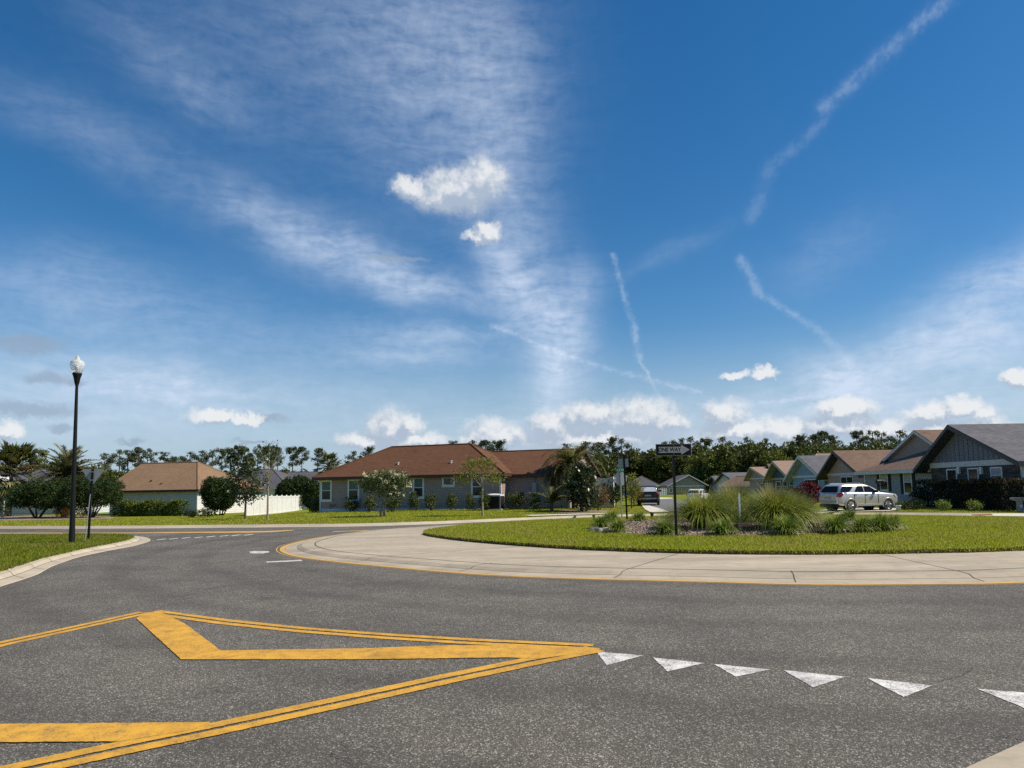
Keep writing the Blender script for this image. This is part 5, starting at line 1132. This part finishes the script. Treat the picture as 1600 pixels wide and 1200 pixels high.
simple_hip('grey_roof_house', 'dark grey hip roof rising behind the trees and white fence', 362, 452, 764, 384, 426, 734, 98, R(-12), 11, S['offwhite'], MAT['roof_grey'], MAT['fascia_white'])
simple_hip('grey_roof_house', 'low grey roof just left of the brown house, behind the round tree', 430, 520, 762, 452, 505, 738, 125, R(-6), 12, S['pale'], MAT['roof_grey'], MAT['fascia_white'])
t, bb = simple_hip('grey_roof_house', 'pale grey house half hidden behind the palms at the left edge', -70, 112, 770, 10, 60, 733, 76, R(-8), 9, S['pale'], MAT['roof_slate'], MAT['fascia_white'], wins=((70, 84, 778, 796),))
x0, z0 = bb(-14, 764, -1.2); x1, z1 = bb(10, 746, -1.2); mb = MB(); mb.prism([(x0, -1.4, z0 - .25), (x1, -1.4, z0 - .25), (x1, -1.4, z0), ((x0 + x1) / 2 - .2, -1.4, z1 + .3), (x0, -1.4, z0)], (0, 1.6, 0)); mb.span((x1 - .35, -1.3, -1.2), (x1 - .12, -1.07, z0 - .25)); mb.span((x0 + .1, -1.3, -1.2), (x0 + .33, -1.07, z0 - .25)); mb.build('porch', MAT['trim'], t)

# ---- houses of the street on the right: gables facing the street (local x runs towards the camera)
def yat(px, X): return X * (F / (px - 800)) if px != 800 else 1e9
def gable_house(name, label, X, px_far, px_near, px_peak, ze, zp, depth, wall, roof, fas, gable=None, trim='fascia_white', wins=(), over=.6, side=.5, shutters=False, trim_h=.28, batten=0, lower=None, band_in=0):
    def yy(px, py=750):
        d = ray(px, py); return X * d[1] / d[0]
    y1, y0, yp = yy(px_far), yy(px_near), yy(px_peak); t = thing(name, label, 'house', (X, y1, 0), R(-90)); L = y1 - y0; xp = min(max(y1 - yp, L * .3), L * .7); gz = -.5
    mb = MB(); mb.span((0, 0, gz), (L, depth, ze - .02)); wl_ = mb.build('wall', lower or wall, t)
    mb = MB(); mb.prism([(.02, -.02, ze), (L - .02, -.02, ze), (xp, -.02, zp - .08)], (0, .3, 0))
    if batten:
        n = int(L / batten)
        for i in range(1, n):
            x = L * i / n; hz = ze + (zp - ze) * (x / xp if x < xp else (L - x) / (L - xp)) - .12
            if hz > ze + .1: mb.span((x - .03, -.05, ze), (x + .03, -.02, hz))
    mb.build('gable_wall', gable or wall, t)
    MB().span((-.02, -.06, ze - trim_h), (L + .02, -.0, ze + .02)).build('trim_band', MAT[trim], t)
    mb = MB(); sl1 = (zp - ze) / xp; sl2 = (zp - ze) / (L - xp); th = .1
    for s_, sl in ((-1, sl1), (1, sl2)):
        xe = -side if s_ < 0 else L + side; zE = ze - side * sl
        mb.prism([(xe, -over, zE + th), (xp, -over, zp + th), (xp, -over, zp + th + .06), (xe, -over, zE + th + .06)][::s_], (0, depth + over, 0))
    ro = mb.build('roof', roof, t)
    mb = MB()
    for s_, sl in ((-1, sl1), (1, sl2)):
        xe = -side if s_ < 0 else L + side; zE = ze - side * sl
        mb.prism([(xe, -over - .03, zE - .12), (xp, -over - .03, zp - .10), (xp, -over - .03, zp + th + .02), (xe, -over - .03, zE + th + .02)][::s_], (0, .05, 0))
        mb.span((xe - .02, -over + .02, zE - .12), (xe + .02, depth, zE + th))
        mb.prism([(xe, -over + .02, zE - .03), (xp, -over + .02, zp - .03), (xp, -over + .02, zp + th), (xe, -over + .02, zE + th)][::s_], (0, over + .2, 0))
    mb.build('rake_board', MAT[fas], ro)
    for px0, px1, py0, py1, kd, bl_ in wins:
        d0, d1 = ray(px0, py0), ray(px1, py1); xa, xb = y1 - X * d0[1] / d0[0], y1 - X * d1[1] / d1[0]; zb_, za = CAMH + d0[2] * X / d0[0], CAMH + d1[2] * X / d1[0]
        window(t, xa, xb, za, zb_, -.002, .08, kd, bl_)
        if shutters:
            for xs in (xa - .32, xb + .02): MB().span((xs, -.05, za - .02), (xs + .3, -.004, zb_ + .02)).build('shutter', MAT['signblack'], t)
    return t, L, y1
# stone-faced house at the right edge
t, L, y1 = gable_house('stone_face_house', 'blue grey board and batten gable over dark stone at the right edge', 27.2, 1456, 1599, 1506, 2.83, 4.95, 14, S['slateblue'], MAT['roof_slate'], 'fascia_dark', S['slateblue'], wins=((1479, 1497, 733, 757.5, 'plain', False), (1512, 1531, 731.5, 757, 'plain', False), (1547.5, 1568, 730, 755.5, 'sash', 'curtain')), over=.75, side=.75, batten=.42, lower=MAT['stone_dark'], trim_h=.30)
for px in (1499.5, 1534.5):
    d = ray(px, 735); xa = y1 - 27.2 * d[1] / d[0]; zz_ = CAMH + d[2] * 27.2 / d[0]; MB().span((xa - .1, -.12, zz_ - .22), (xa + .1, 0, zz_ + .2)).build('wall_lamp', MAT['trim'], t)
MB().span((L - .12, -.03, -.3), (L + .02, .1, 2.5)).build('corner_board', MAT['fascia_white'], t)
# grey-blue house with shuttered windows
X_ = 28.0
t, L, y1 = gable_house('shuttered_house', 'grey blue house with dark shutters behind the front of the silver car', 31.5, 1386, 1500, 1441, 3.3, 5.5, 12, S['bluegrey'], MAT['roof_brown2'], 'fascia_white', S['stonegrey'], over=.4, side=.3)
yf = X_ / (1348 - 800) * F; yn = 28 / (1457 - 800) * F
mb = MB(); q = lambda yy: y1 - yy
mb.span((q(yf), -3.5, -.4), (q(yn), .0, 2.42)); wl_ = mb.build('front_wall', S['bluegrey'], t)
zf = 2.52; xa, xb = q(yf) - .5, q(yn) + .5; mb = MB(); mb.add([(xa, -4.1, zf), (xb, -4.1, zf), (xb - .4, 1.5, 4.55), (xa + 4.2, 1.5, 4.55), (xa, 3.5, zf), (xb, 3.5, zf)], [(0, 1, 2, 3), (4, 0, 3), (1, 5, 2)]); pr = mb.build('roof', MAT['roof_brown2'], t)
mb = MB(); mb.span((xa, -4.13, zf - .24), (xb, -4.09, zf - .01)); mb.span((xa - .02, -4.1, zf - .24), (xa + .02, 0, zf - .01)); mb.span((xb - .02, -4.1, zf - .24), (xb + .02, 0, zf - .01)); mb.add([(xa + .03, -4.08, zf - .2), (xb - .03, -4.08, zf - .2), (xb - .03, 0, zf - .2), (xa + .03, 0, zf - .2)], [(3, 2, 1, 0)]); mb.build('fascia', MAT['fascia_white'], pr)
for px0, px1, py0, py1 in ((1374, 1389, 737, 767), (1411, 1427, 735.5, 772)):
    d0, d1 = ray(px0, py0), ray(px1, py1); x0, x1 = q(X_ * d0[1] / d0[0]), q(X_ * d1[1] / d1[0]); zb_, za = CAMH + d0[2] * X_ / d0[0], CAMH + d1[2] * X_ / d1[0]
    window(t, x0, x1, za, zb_, -3.502, .1, 'sash', 'curtain')
    for xs in (x0 - .38, x1 + .03): MB().span((xs, -3.55, za - .02), (xs + .34, -3.503, zb_ + .02)).build('shutter', MAT['signblack'], t)
MB().span((q(yf) - .04, -3.56, -.3), (q(yf) + .1, -3.46, 2.3)).build('downspout', MAT['trim'], t); MB().span((q(yn) - .14, -3.54, -.3), (q(yn) + .03, -3.4, 2.3)).build('corner_board', MAT['trim'], t)
gable_house('mauve_house', 'mauve gabled house with a wide white window above the silver car', 28.7, 1294, 1352, 1318, 2.5, 4.32, 12, S['mauve'], MAT['roof_brown2'], 'fascia_dark', wins=((1313.5, 1333.5, 744.5, 758.5, 'slider', False),), over=.8, side=.7, trim_h=.2)
gable_house('blue_house', 'light blue gabled house with grey roof behind the red bush', 29.6, 1239, 1288, 1259, 2.45, 4.32, 12, S['sky'], MAT['roof_slate'], 'fascia_white', wins=((1257, 1280, 749, 762, 'slider', False),), over=.7, side=.9, trim_h=.22)
gable_house('dark_teal_house', 'dark teal gabled house with cream trim left of the light blue house', 30.8, 1206, 1243, 1220, 2.32, 4.15, 10, S['petrol'], MAT['roof_pink'], 'fascia_cream', trim='fascia_cream', wins=((1213, 1221.5, 752, 768, 'sash', False), (1223.5, 1231.5, 752, 768, 'sash', False), (1234, 1241, 751.5, 766, 'sash', False)), over=.9, side=.6, trim_h=.2)
gable_house('grey_gable_house', 'small grey gabled house with tan roof and dark shutters left of the teal house', 34.5, 1171, 1203, 1178, 2.5, 3.95, 9, S['stonegrey'], MAT['roof_pink'], 'fascia_cream', wins=((1187.5, 1193.5, 755, 769, 'sash', False),), over=.7, side=.5, shutters=True, trim_h=.15)
gable_house('porch_gable_house', 'tan roofed house squeezed behind the small grey gable', 36.5, 1196, 1214, 1205, 2.6, 4.35, 9, S['stonegrey'], MAT['roof_brown2'], 'fascia_dark', over=.5, side=.4)
simple_hip('low_tan_house', 'low house with a flat looking tan hip roof behind the bunch grasses', 1122, 1192, 759, 1150, 1172, 744.5, 118, R(-50), 10, S['stonegrey'], MAT['roof_brown2'], MAT['fascia_white'], wins=((1136, 1141, 762, 771),))
gable_house('slate_roof_house', 'small grey gable with a slate roof beyond the low tan house', 42, 1121, 1150, 1133, 2.2, 3.85, 10, S['pale'], MAT['roof_slate'], 'fascia_dark', over=.6, side=.6)
gable_house('slate_roof_house', 'smallest pale gable at the far end of the street row', 47, 1108, 1124, 1116, 2.0, 3.55, 12, S['pale'], MAT['roof_slate'], 'fascia_white', over=.6, side=.5)
simple_hip('tan_roof_house', 'tan roof peeking out above the light blue house', 1268, 1340, 722, 1276, 1322, 709, 98, R(-4), 10, S['stonegrey'], MAT['roof_pink'], MAT['fascia_cream'])
# houses at the far end of the street, facing the camera
Y_ = 165; e0 = at(1041, 760, Y_); gz = g(e0[0], Y_); t = thing('sage_gable_house', 'grey green gabled house with a tan garage door at the end of the street', 'house', (e0[0], Y_, 0), 0); bb = lambda px, py, yy=0: onplane(px, py, (e0[0], Y_ + yy), 0)
x1 = bb(1106, 760)[0]; xp, zp = bb(1075, 742.5); ze = e0[2]
mb = MB(); mb.span((.8, 0, gz - .3), (x1 - .8, 11, ze + .1)); mb.build('wall', S['sage'], t); mb = MB(); mb.prism([(.8, -.03, ze + .1), (x1 - .8, -.03, ze + .1), (xp, -.03, zp - .2)], (0, .3, 0)); mb.build('gable_wall', S['sage'], t)
mb = MB()
for xe, sgn in ((0, 1), (x1, -1)): mb.prism([(xe, -.8, ze), (xp, -.8, zp), (xp, -.8, zp + .15), (xe, -.8, ze + .15)][::-sgn], (0, 12, 0))
ro = mb.build('roof', MAT['roof_slate'], t); mb = MB()
for xe, sgn in ((0, 1), (x1, -1)): mb.prism([(xe, -.84, ze - .12), (xp, -.84, zp - .12), (xp, -.84, zp + .14), (xe, -.84, ze + .14)][::-sgn], (0, .035, 0))
mb.span((.8, -.1, ze - .15), (x1 - .8, -.035, ze + .15)); mb.build('rake_board', MAT['fascia_white'], ro)
xa, za = bb(1054, 762.5); xb, zb_ = bb(1090, 771); MB().span((xa, -.06, zb_ - .6), (xb, -.002, za)).build('garage_door', M('tan_garage_door', (.42, .33, .19), (.34, .26, .15), 2, .6), t)
xa, za = bb(1046, 763); xb, zb_ = bb(1051, 770); window(t, xa, xb, zb_, za, -.002, .15, 'sash', False)
t, bb = simple_hip('charcoal_roof_house', 'small white house with charcoal hip roof and an open garage at the street end', 983, 1032, 759, 1000, 1004, 744.5, 165, R(0), 12, S['offwhite'], MAT['roof_grey'], MAT['fascia_white'])
def panel(nm, a, b, c, d, mat, y=.38):
    x0, z1 = bb(a, c, .4); x1_, z0 = bb(b, d, .4); return MB().span((x0, y - .05, z0), (x1_, y, z1)).build(nm, mat, t)
panel('garage_shade_panel', 993, 1010.5, 763, 775.5, MAT['dark'], .395); panel('front_door', 1017.5, 1023, 762, 775, MAT['door'], .395); panel('porch_shade_panel', 1015.5, 1025.5, 760.5, 775.5, MAT['fascia_dark'], .398)  # flat dark panels on the wall, painting the shade inside garage and porch
x0, z0 = bb(1031, 764, 1); x1, z1 = bb(1041, 776, 1); p0 = at(1031, 764, 158)
t = thing('privacy_fence', 'short white fence between the two houses at the street end', 'fence', (p0[0], 158, g(p0[0], 158)), 0); k = 158 / F
for i in range(3): MB().span((i * 3.4 * k + .07, -.03, .05), ((i + 1) * 3.4 * k - .07, .03, 11 * k)).build('fence_panel', MAT['vinyl'], t)
for i in range(4): MB().box((i * 3.4 * k, 0, 5.7 * k), (.13, .13, 12 * k)).build('post', MAT['vinyl'], t)

# ---- pavements beyond the ring road
def slab(name, px, mat, off=.15, z=None):
    pl = [P(x, y)[:2] for x, y in px]; mb = MB(); rs = resample(pl, 60, True); cc_ = np.mean(rs, 0)
    for s0, s1 in ((1, .66), (.66, .33), (.33, .01)): strip(mb, [cc_ + (q_ - cc_) * s1 for q_ in rs], [cc_ + (q_ - cc_) * s0 for q_ in rs], lambda q_: g(*q_) + off, lambda q_: g(*q_) + off, 0, True)
    return struct(mb.build(name, mat))
slab('pavement', [(1003, 791), (1010, 789.5), (1022, 793), (1034, 796.5), (1046, 801), (1016, 801.5), (1008, 797)], MAT['walk'])
slab('street', [(1007, 789.5), (1011, 782), (1016, 779.5), (1052, 779.5), (1075, 782), (1100, 788), (1070, 799), (1048, 800)], MAT['street'], .135)
slab('pavement', [(1009, 782.5), (1014, 777.5), (1050, 778), (1052, 779.8), (1016, 779.8)], MAT['walk'], .15)
slab('driveway', [(1240, 803.8), (1262, 800.5), (1290, 797.5), (1400, 794), (1424, 795), (1390, 799.5), (1330, 800.8), (1290, 802), (1285, 804)], MAT['walk'])
slab('walkway', [(820, 806.3), (880, 804.6), (960, 803), (940, 804.6), (880, 806.2), (830, 807.6)], MAT['walk'])
slab('driveway', [(1505, 807), (1560, 803.8), (1700, 804), (1700, 812), (1600, 808.5)], MAT['walk'])
slab('ramp_mat', [(1518, 806.4), (1549, 805.2), (1552, 806.8), (1522, 807.6)], M('brick_red_mat', (.30, .10, .06), (.22, .08, .05), 9, .8), .165)

# ------------------------------------------------------------------ vehicles
def car(label, loc, rz, paint, scale=1., simple=False, painted_glare=False):
    """five-door sport utility body, x forward, origin under the rear bumper on the ground"""
    t = thing('parked_car', label, 'car', loc, rz); t.scale = (scale,) * 3
    st = [(0.0, 0.53, 0.66, 0.9, 1.02), (0.03, 0.47, 0.78, 0.96, 1.1), (0.12, 0.4, 0.85, 1.0, 1.15), (0.4, 0.34, 0.89, 1.02, 1.17), (0.9, 0.33, 0.91, 1.02, 1.17), (1.6, 0.32, 0.915, 1.01, 1.16), (2.4, 0.32, 0.915, 1.0, 1.15), (3.1, 0.32, 0.91, 0.99, 1.14), (3.45, 0.32, 0.905, 0.98, 1.13), (3.8, 0.33, 0.9, 0.95, 1.105), (4.2, 0.35, 0.88, 0.9, 1.06), (4.5, 0.38, 0.84, 0.86, 1.03), (4.66, 0.41, 0.77, 0.82, 0.98), (4.74, 0.45, 0.68, 0.77, 0.91), (4.77, 0.51, 0.55, 0.72, 0.84)]
    mb = MB(); vs = []
    for x, zb, hw, zm, zt in st:
        half = [(0, zb), (hw * .82, zb), (hw * .955, zb + .05), (hw * .985, zb + (zm - zb) * .35), (hw, zb + (zm - zb) * .75), (hw * .985, zm + (zt - zm) * .2), (hw * .955, zm + (zt - zm) * .8), (hw * .90, zt), (hw * .55, zt + .025), (0, zt + .035)]
        ring_ = half + [(-y, z) for y, z in half[-2:0:-1]]; vs += [(x, y, z) for y, z in ring_]; n = len(ring_)
    mb.add(vs, [(i * n + k, i * n + (k + 1) % n, (i + 1) * n + (k + 1) % n, (i + 1) * n + k) for i in range(len(st) - 1) for k in range(n)], 0, True)
    mb.add(vs[:n], [tuple(range(n - 1, -1, -1))], 0); mb.add(vs[-n:], [tuple(range(n))], 0)
    bmo = mb.build('body', paint, None)
    bpy.context.view_layer.update()
    cut = MB(); 
    for wx in (.93, 3.80):
        for s_ in (-1, 1): cut.lathe([(0, s_ * .60), (.415, s_ * .60), (.415, s_ * 1.1), (0, s_ * 1.1)][::s_], 28, (wx, 0, .37), 0, 'y', False)
    co_ = cut.build('cutter', paint, None)
    md = bmo.modifiers.new('arch', 'BOOLEAN'); md.object = co_; md.operation = 'DIFFERENCE'; md.solver = 'EXACT'
    bpy.context.view_layer.update(); dg = bpy.context.evaluated_depsgraph_get(); me = bpy.data.meshes.new_from_object(bmo.evaluated_get(dg)); bpy.data.objects.remove(co_); bpy.data.objects.remove(bmo)
    me.materials.clear(); me.materials.append(paint); body = bpy.data.objects.new('body', me); C.objects.link(body); body.parent = t
    # cabin: stacked outlines
    lv = [(1.08, .06, 3.56, .88), (1.16, .09, 3.44, .86), (1.34, .19, 3.10, .81), (1.53, .30, 2.70, .75), (1.62, .40, 2.44, .70), (1.665, .55, 2.22, .62), (1.69, .9, 1.85, .45)]
    N = 40; vs = []
    def outl(x0, x1, hw):
        r = []
        for k in range(N):
            a = 2 * math.pi * k / N; c_, s_ = math.cos(a), math.sin(a); r.append(((x0 + x1) / 2 + (x1 - x0) / 2 * math.copysign(abs(c_) ** .22, c_), hw * math.copysign(abs(s_) ** .22, s_)))
        return r
    for z, x0, x1, hw in lv: vs += [(x, y, z) for x, y in outl(x0, x1, hw)]
    mb = MB(); mb.add(vs, [(i * N + k, i * N + (k + 1) % N, (i + 1) * N + (k + 1) % N, (i + 1) * N + k) for i in range(len(lv) - 1) for k in range(N)], 0, True); mb.add(vs[-N:], [tuple(range(N))], 0, True)
    mb.build('cabin', paint, t)
    def hw(z): return float(np.interp(z, [l[0] for l in lv], [l[3] for l in lv]))
    def xf(z): return float(np.interp(z, [l[0] for l in lv], [l[2] for l in lv]))
    def xr(z): return float(np.interp(z, [l[0] for l in lv], [l[1] for l in lv]))
    gm_ = MAT['carglass']
    def pane(poly, nm, s_, lift=.012, th=.012):
        vs = [(x, s_ * (hw(z) + lift), z) for x, z in poly]; mb = MB(); mb.prism(vs if s_ < 0 else vs[::-1], (0, -s_ * th, 0)); return mb.build(nm, gm_, t)
    for s_ in (-1, 1):
        pane([(.26, 1.20), (.80, 1.20), (.96, 1.27), (1.26, 1.53), (.46, 1.55), (.36, 1.44)], 'quarter_window', s_)
        pane([(1.26, 1.20), (1.98, 1.19), (1.98, 1.56), (1.66, 1.57), (1.54, 1.53)], 'rear_door_window', s_)
        pane([(2.04, 1.19), (3.0, 1.18), (2.97, 1.23), (2.74, 1.38), (2.48, 1.53), (2.04, 1.56)], 'front_door_window', s_)
    def endpane(zz, f, sgn, nm, inset):
        a, b = zz; mb = MB(); vs = [(f(a) + sgn * .02, -hw(a) * inset, a), (f(a) + sgn * .02, hw(a) * inset, a), (f(b) + sgn * .02, hw(b) * inset * .95, b), (f(b) + sgn * .02, -hw(b) * inset * .95, b)]
        mb.prism(vs if sgn < 0 else vs[::-1], (-sgn * .012, 0, 0)); return mb.build(nm, MAT['painted_glare'] if painted_glare and sgn < 0 else gm_, t)
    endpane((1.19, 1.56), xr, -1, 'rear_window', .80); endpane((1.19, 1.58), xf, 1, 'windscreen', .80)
    for s_ in (-1, 1):
        mb = MB(); mb.prism([(.0, s_ * .70, .92), (.02, s_ * .80, 1.13), (.16, s_ * .875, 1.16), (.38, s_ * .90, 1.13), (.30, s_ * .93, .98), (.16, s_ * .915, .88)][::-s_], (-.03, s_ * .012, .0)); mb.build('taillight', MAT['taillight'], t)
        mb = MB(); mb.prism([(4.40, s_ * .855, .84), (4.66, s_ * .75, .80), (4.62, s_ * .74, .92), (4.25, s_ * .865, 1.0)][::s_], (.03, s_ * .015, .0)); mb.build('headlight', MAT['signwhite'], t)
        m_ = MB(); m_.box((2.78, s_ * .99, 1.22), (.14, .2, .15)); m_.box((2.80, s_ * .90, 1.17), (.08, .1, .05)); m_.build('wing_mirror', MAT['black'], t)
        for hx in (1.30, 2.14): MB().box((hx, s_ * .925, 1.03), (.17, .03, .03)).build('door_handle', MAT['chrome'], t)
        mb = MB(); mb.tube([(.75, s_ * .60, 1.70), (1.0, s_ * .62, 1.725), (1.9, s_ * .64, 1.71), (2.12, s_ * .66, 1.665)], .018, 6); mb.build('roof_rail', MAT['galv'], t)
        mb = MB(); mb.span((1.38, s_ * .86, .37), (3.35, s_ * .918, .47)); mb.build('sill_trim', MAT['galv'], t)
        mb = MB()                                            # shut lines of the doors
        for x0, x1 in ((1.18, 1.20), (2.0, 2.015), (3.02, 3.035)): mb.span((x0, s_ * .905, .45), (x1, s_ * .922, 1.08))
        mb.build('door_gap', MAT['dark'], t)
    for wx in (.93, 3.80):
        for s_ in (-1, 1):
            arc = [(wx + .43 * math.cos(q_), s_ * (.905 - .012 * abs(math.cos(q_))), .37 + .43 * math.sin(q_)) for q_ in np.linspace(-.25, math.pi + .25, 17)]; MB().tube(arc, .034, 6).build('wheel_arch', paint, t)
    MB().box((-.01, 0, .62), (.09, 1.4, .10)).build('rear_bumper_step', MAT['galv'], t); MB().box((-.008, 0, .86), (.02, .52, .13)).build('number_plate', MAT['signwhite'], t)
    MB().box((.06, 0, .36), (.12, 1.5, .2)).build('rear_skirt', MAT['black'], t); MB().span((.5, -.78, .27), (4.3, .78, .36)).build('underbody', MAT['black'], t)
    for wx in (.93, 3.80):
        for s_ in (-1, 1):
            ty = MB().lathe([(.24, .72), (.34, .71), (.37, .73), (.375, .80), (.37, .88), (.345, .905), (.255, .90), (.24, .86)], 32, (0, 0, 0), 0, 'y')
            ty.v = [(x + wx, y * s_, z + .375) for x, y, z in ty.v]; w_ = ty.build('wheel', MAT['tyre'], t)
            rm = MB(); rm.lathe([(.245, .86), (.255, .885), (.235, .88), (.22, .80), (0, .79)], 32, (0, 0, 0), 0, 'y')
            for k in range(5):
                a = 2 * math.pi * k / 5 + .3 + wx
                for da in (-.16, .16):
                    ca, sa = math.cos(a + da), math.sin(a + da); rm.tube([(.05 * math.cos(a), .875, .05 * math.sin(a)), (.23 * ca, .88, .23 * sa)], [.034, .022], 5)
            rm.lathe([(.065, .86), (.06, .895), (0, .90)], 14, (0, 0, 0), 0, 'y'); rm.v = [(x + wx, y * s_, z + .375) for x, y, z in rm.v]; rm.build('rim', MAT['chrome'], w_)
            MB().lathe([(0, .60 * s_), (.414, .60 * s_)], 24, (wx, 0, .37), 0, 'y').build('wheel_housing', MAT['dark'], t)
    return t
MAT['carglass'] = glass('car_glass', (.006, .006, .007), .25); MAT['taillight'] = M('red_lens', (.22, .006, .010), (.15, .004, .008), 9, .15); MAT['chrome'] = M('bright_alloy', (.36, .36, .37), (.28, .28, .29), 6, .3, .8); MAT['tyre'] = M('tyre_rubber', (.016, .016, .017), (.024, .024, .024), 8, .85)
MAT['painted_glare'] = M('painted_glare_glass', (.62, .66, .68), (.5, .54, .57), 3, .35)  # opaque pale colour painted in place of sky reflected in the rear window
p0 = P(1296, 801.5); a_ = R(18); d = ray(1405, 790); # length so that the bumper meets the photo
yb = p0[1]; 
# near rear wheel touches (1322,801): find scale from the overall width in the photo
def span_px(sc_): return sc_
car('silver sport utility car parked across the driveway, red tail lamp towards the camera', (p0[0] + .42, p0[1] + 1.05, .115), a_, carpaint('silver_paint', (.60, .57, .52)), .89)
p0 = at(998, 794, 56); car('dark car by the hedge beyond the street name sign, its rear window painted as glare', (p0[0] + .75, 56, g(p0[0], 56) + .1), R(78), carpaint('black_paint', (.015, .015, .018)), .95, painted_glare=True)
p0 = at(1003, 776, 152); car('white car in front of the open garage at the end of the street', (p0[0] + .6, 152, g(p0[0], 152)), R(90), carpaint('white_car_paint', (.75, .75, .74), .0), 1.0)
p0 = at(1108, 790, 74); car('white car whose roof shows just above the first bunch grass', (p0[0] - 1.6, 74, g(p0[0], 74) - .12), R(60), carpaint('white_car_paint', (.75, .75, .74), .0), .85)
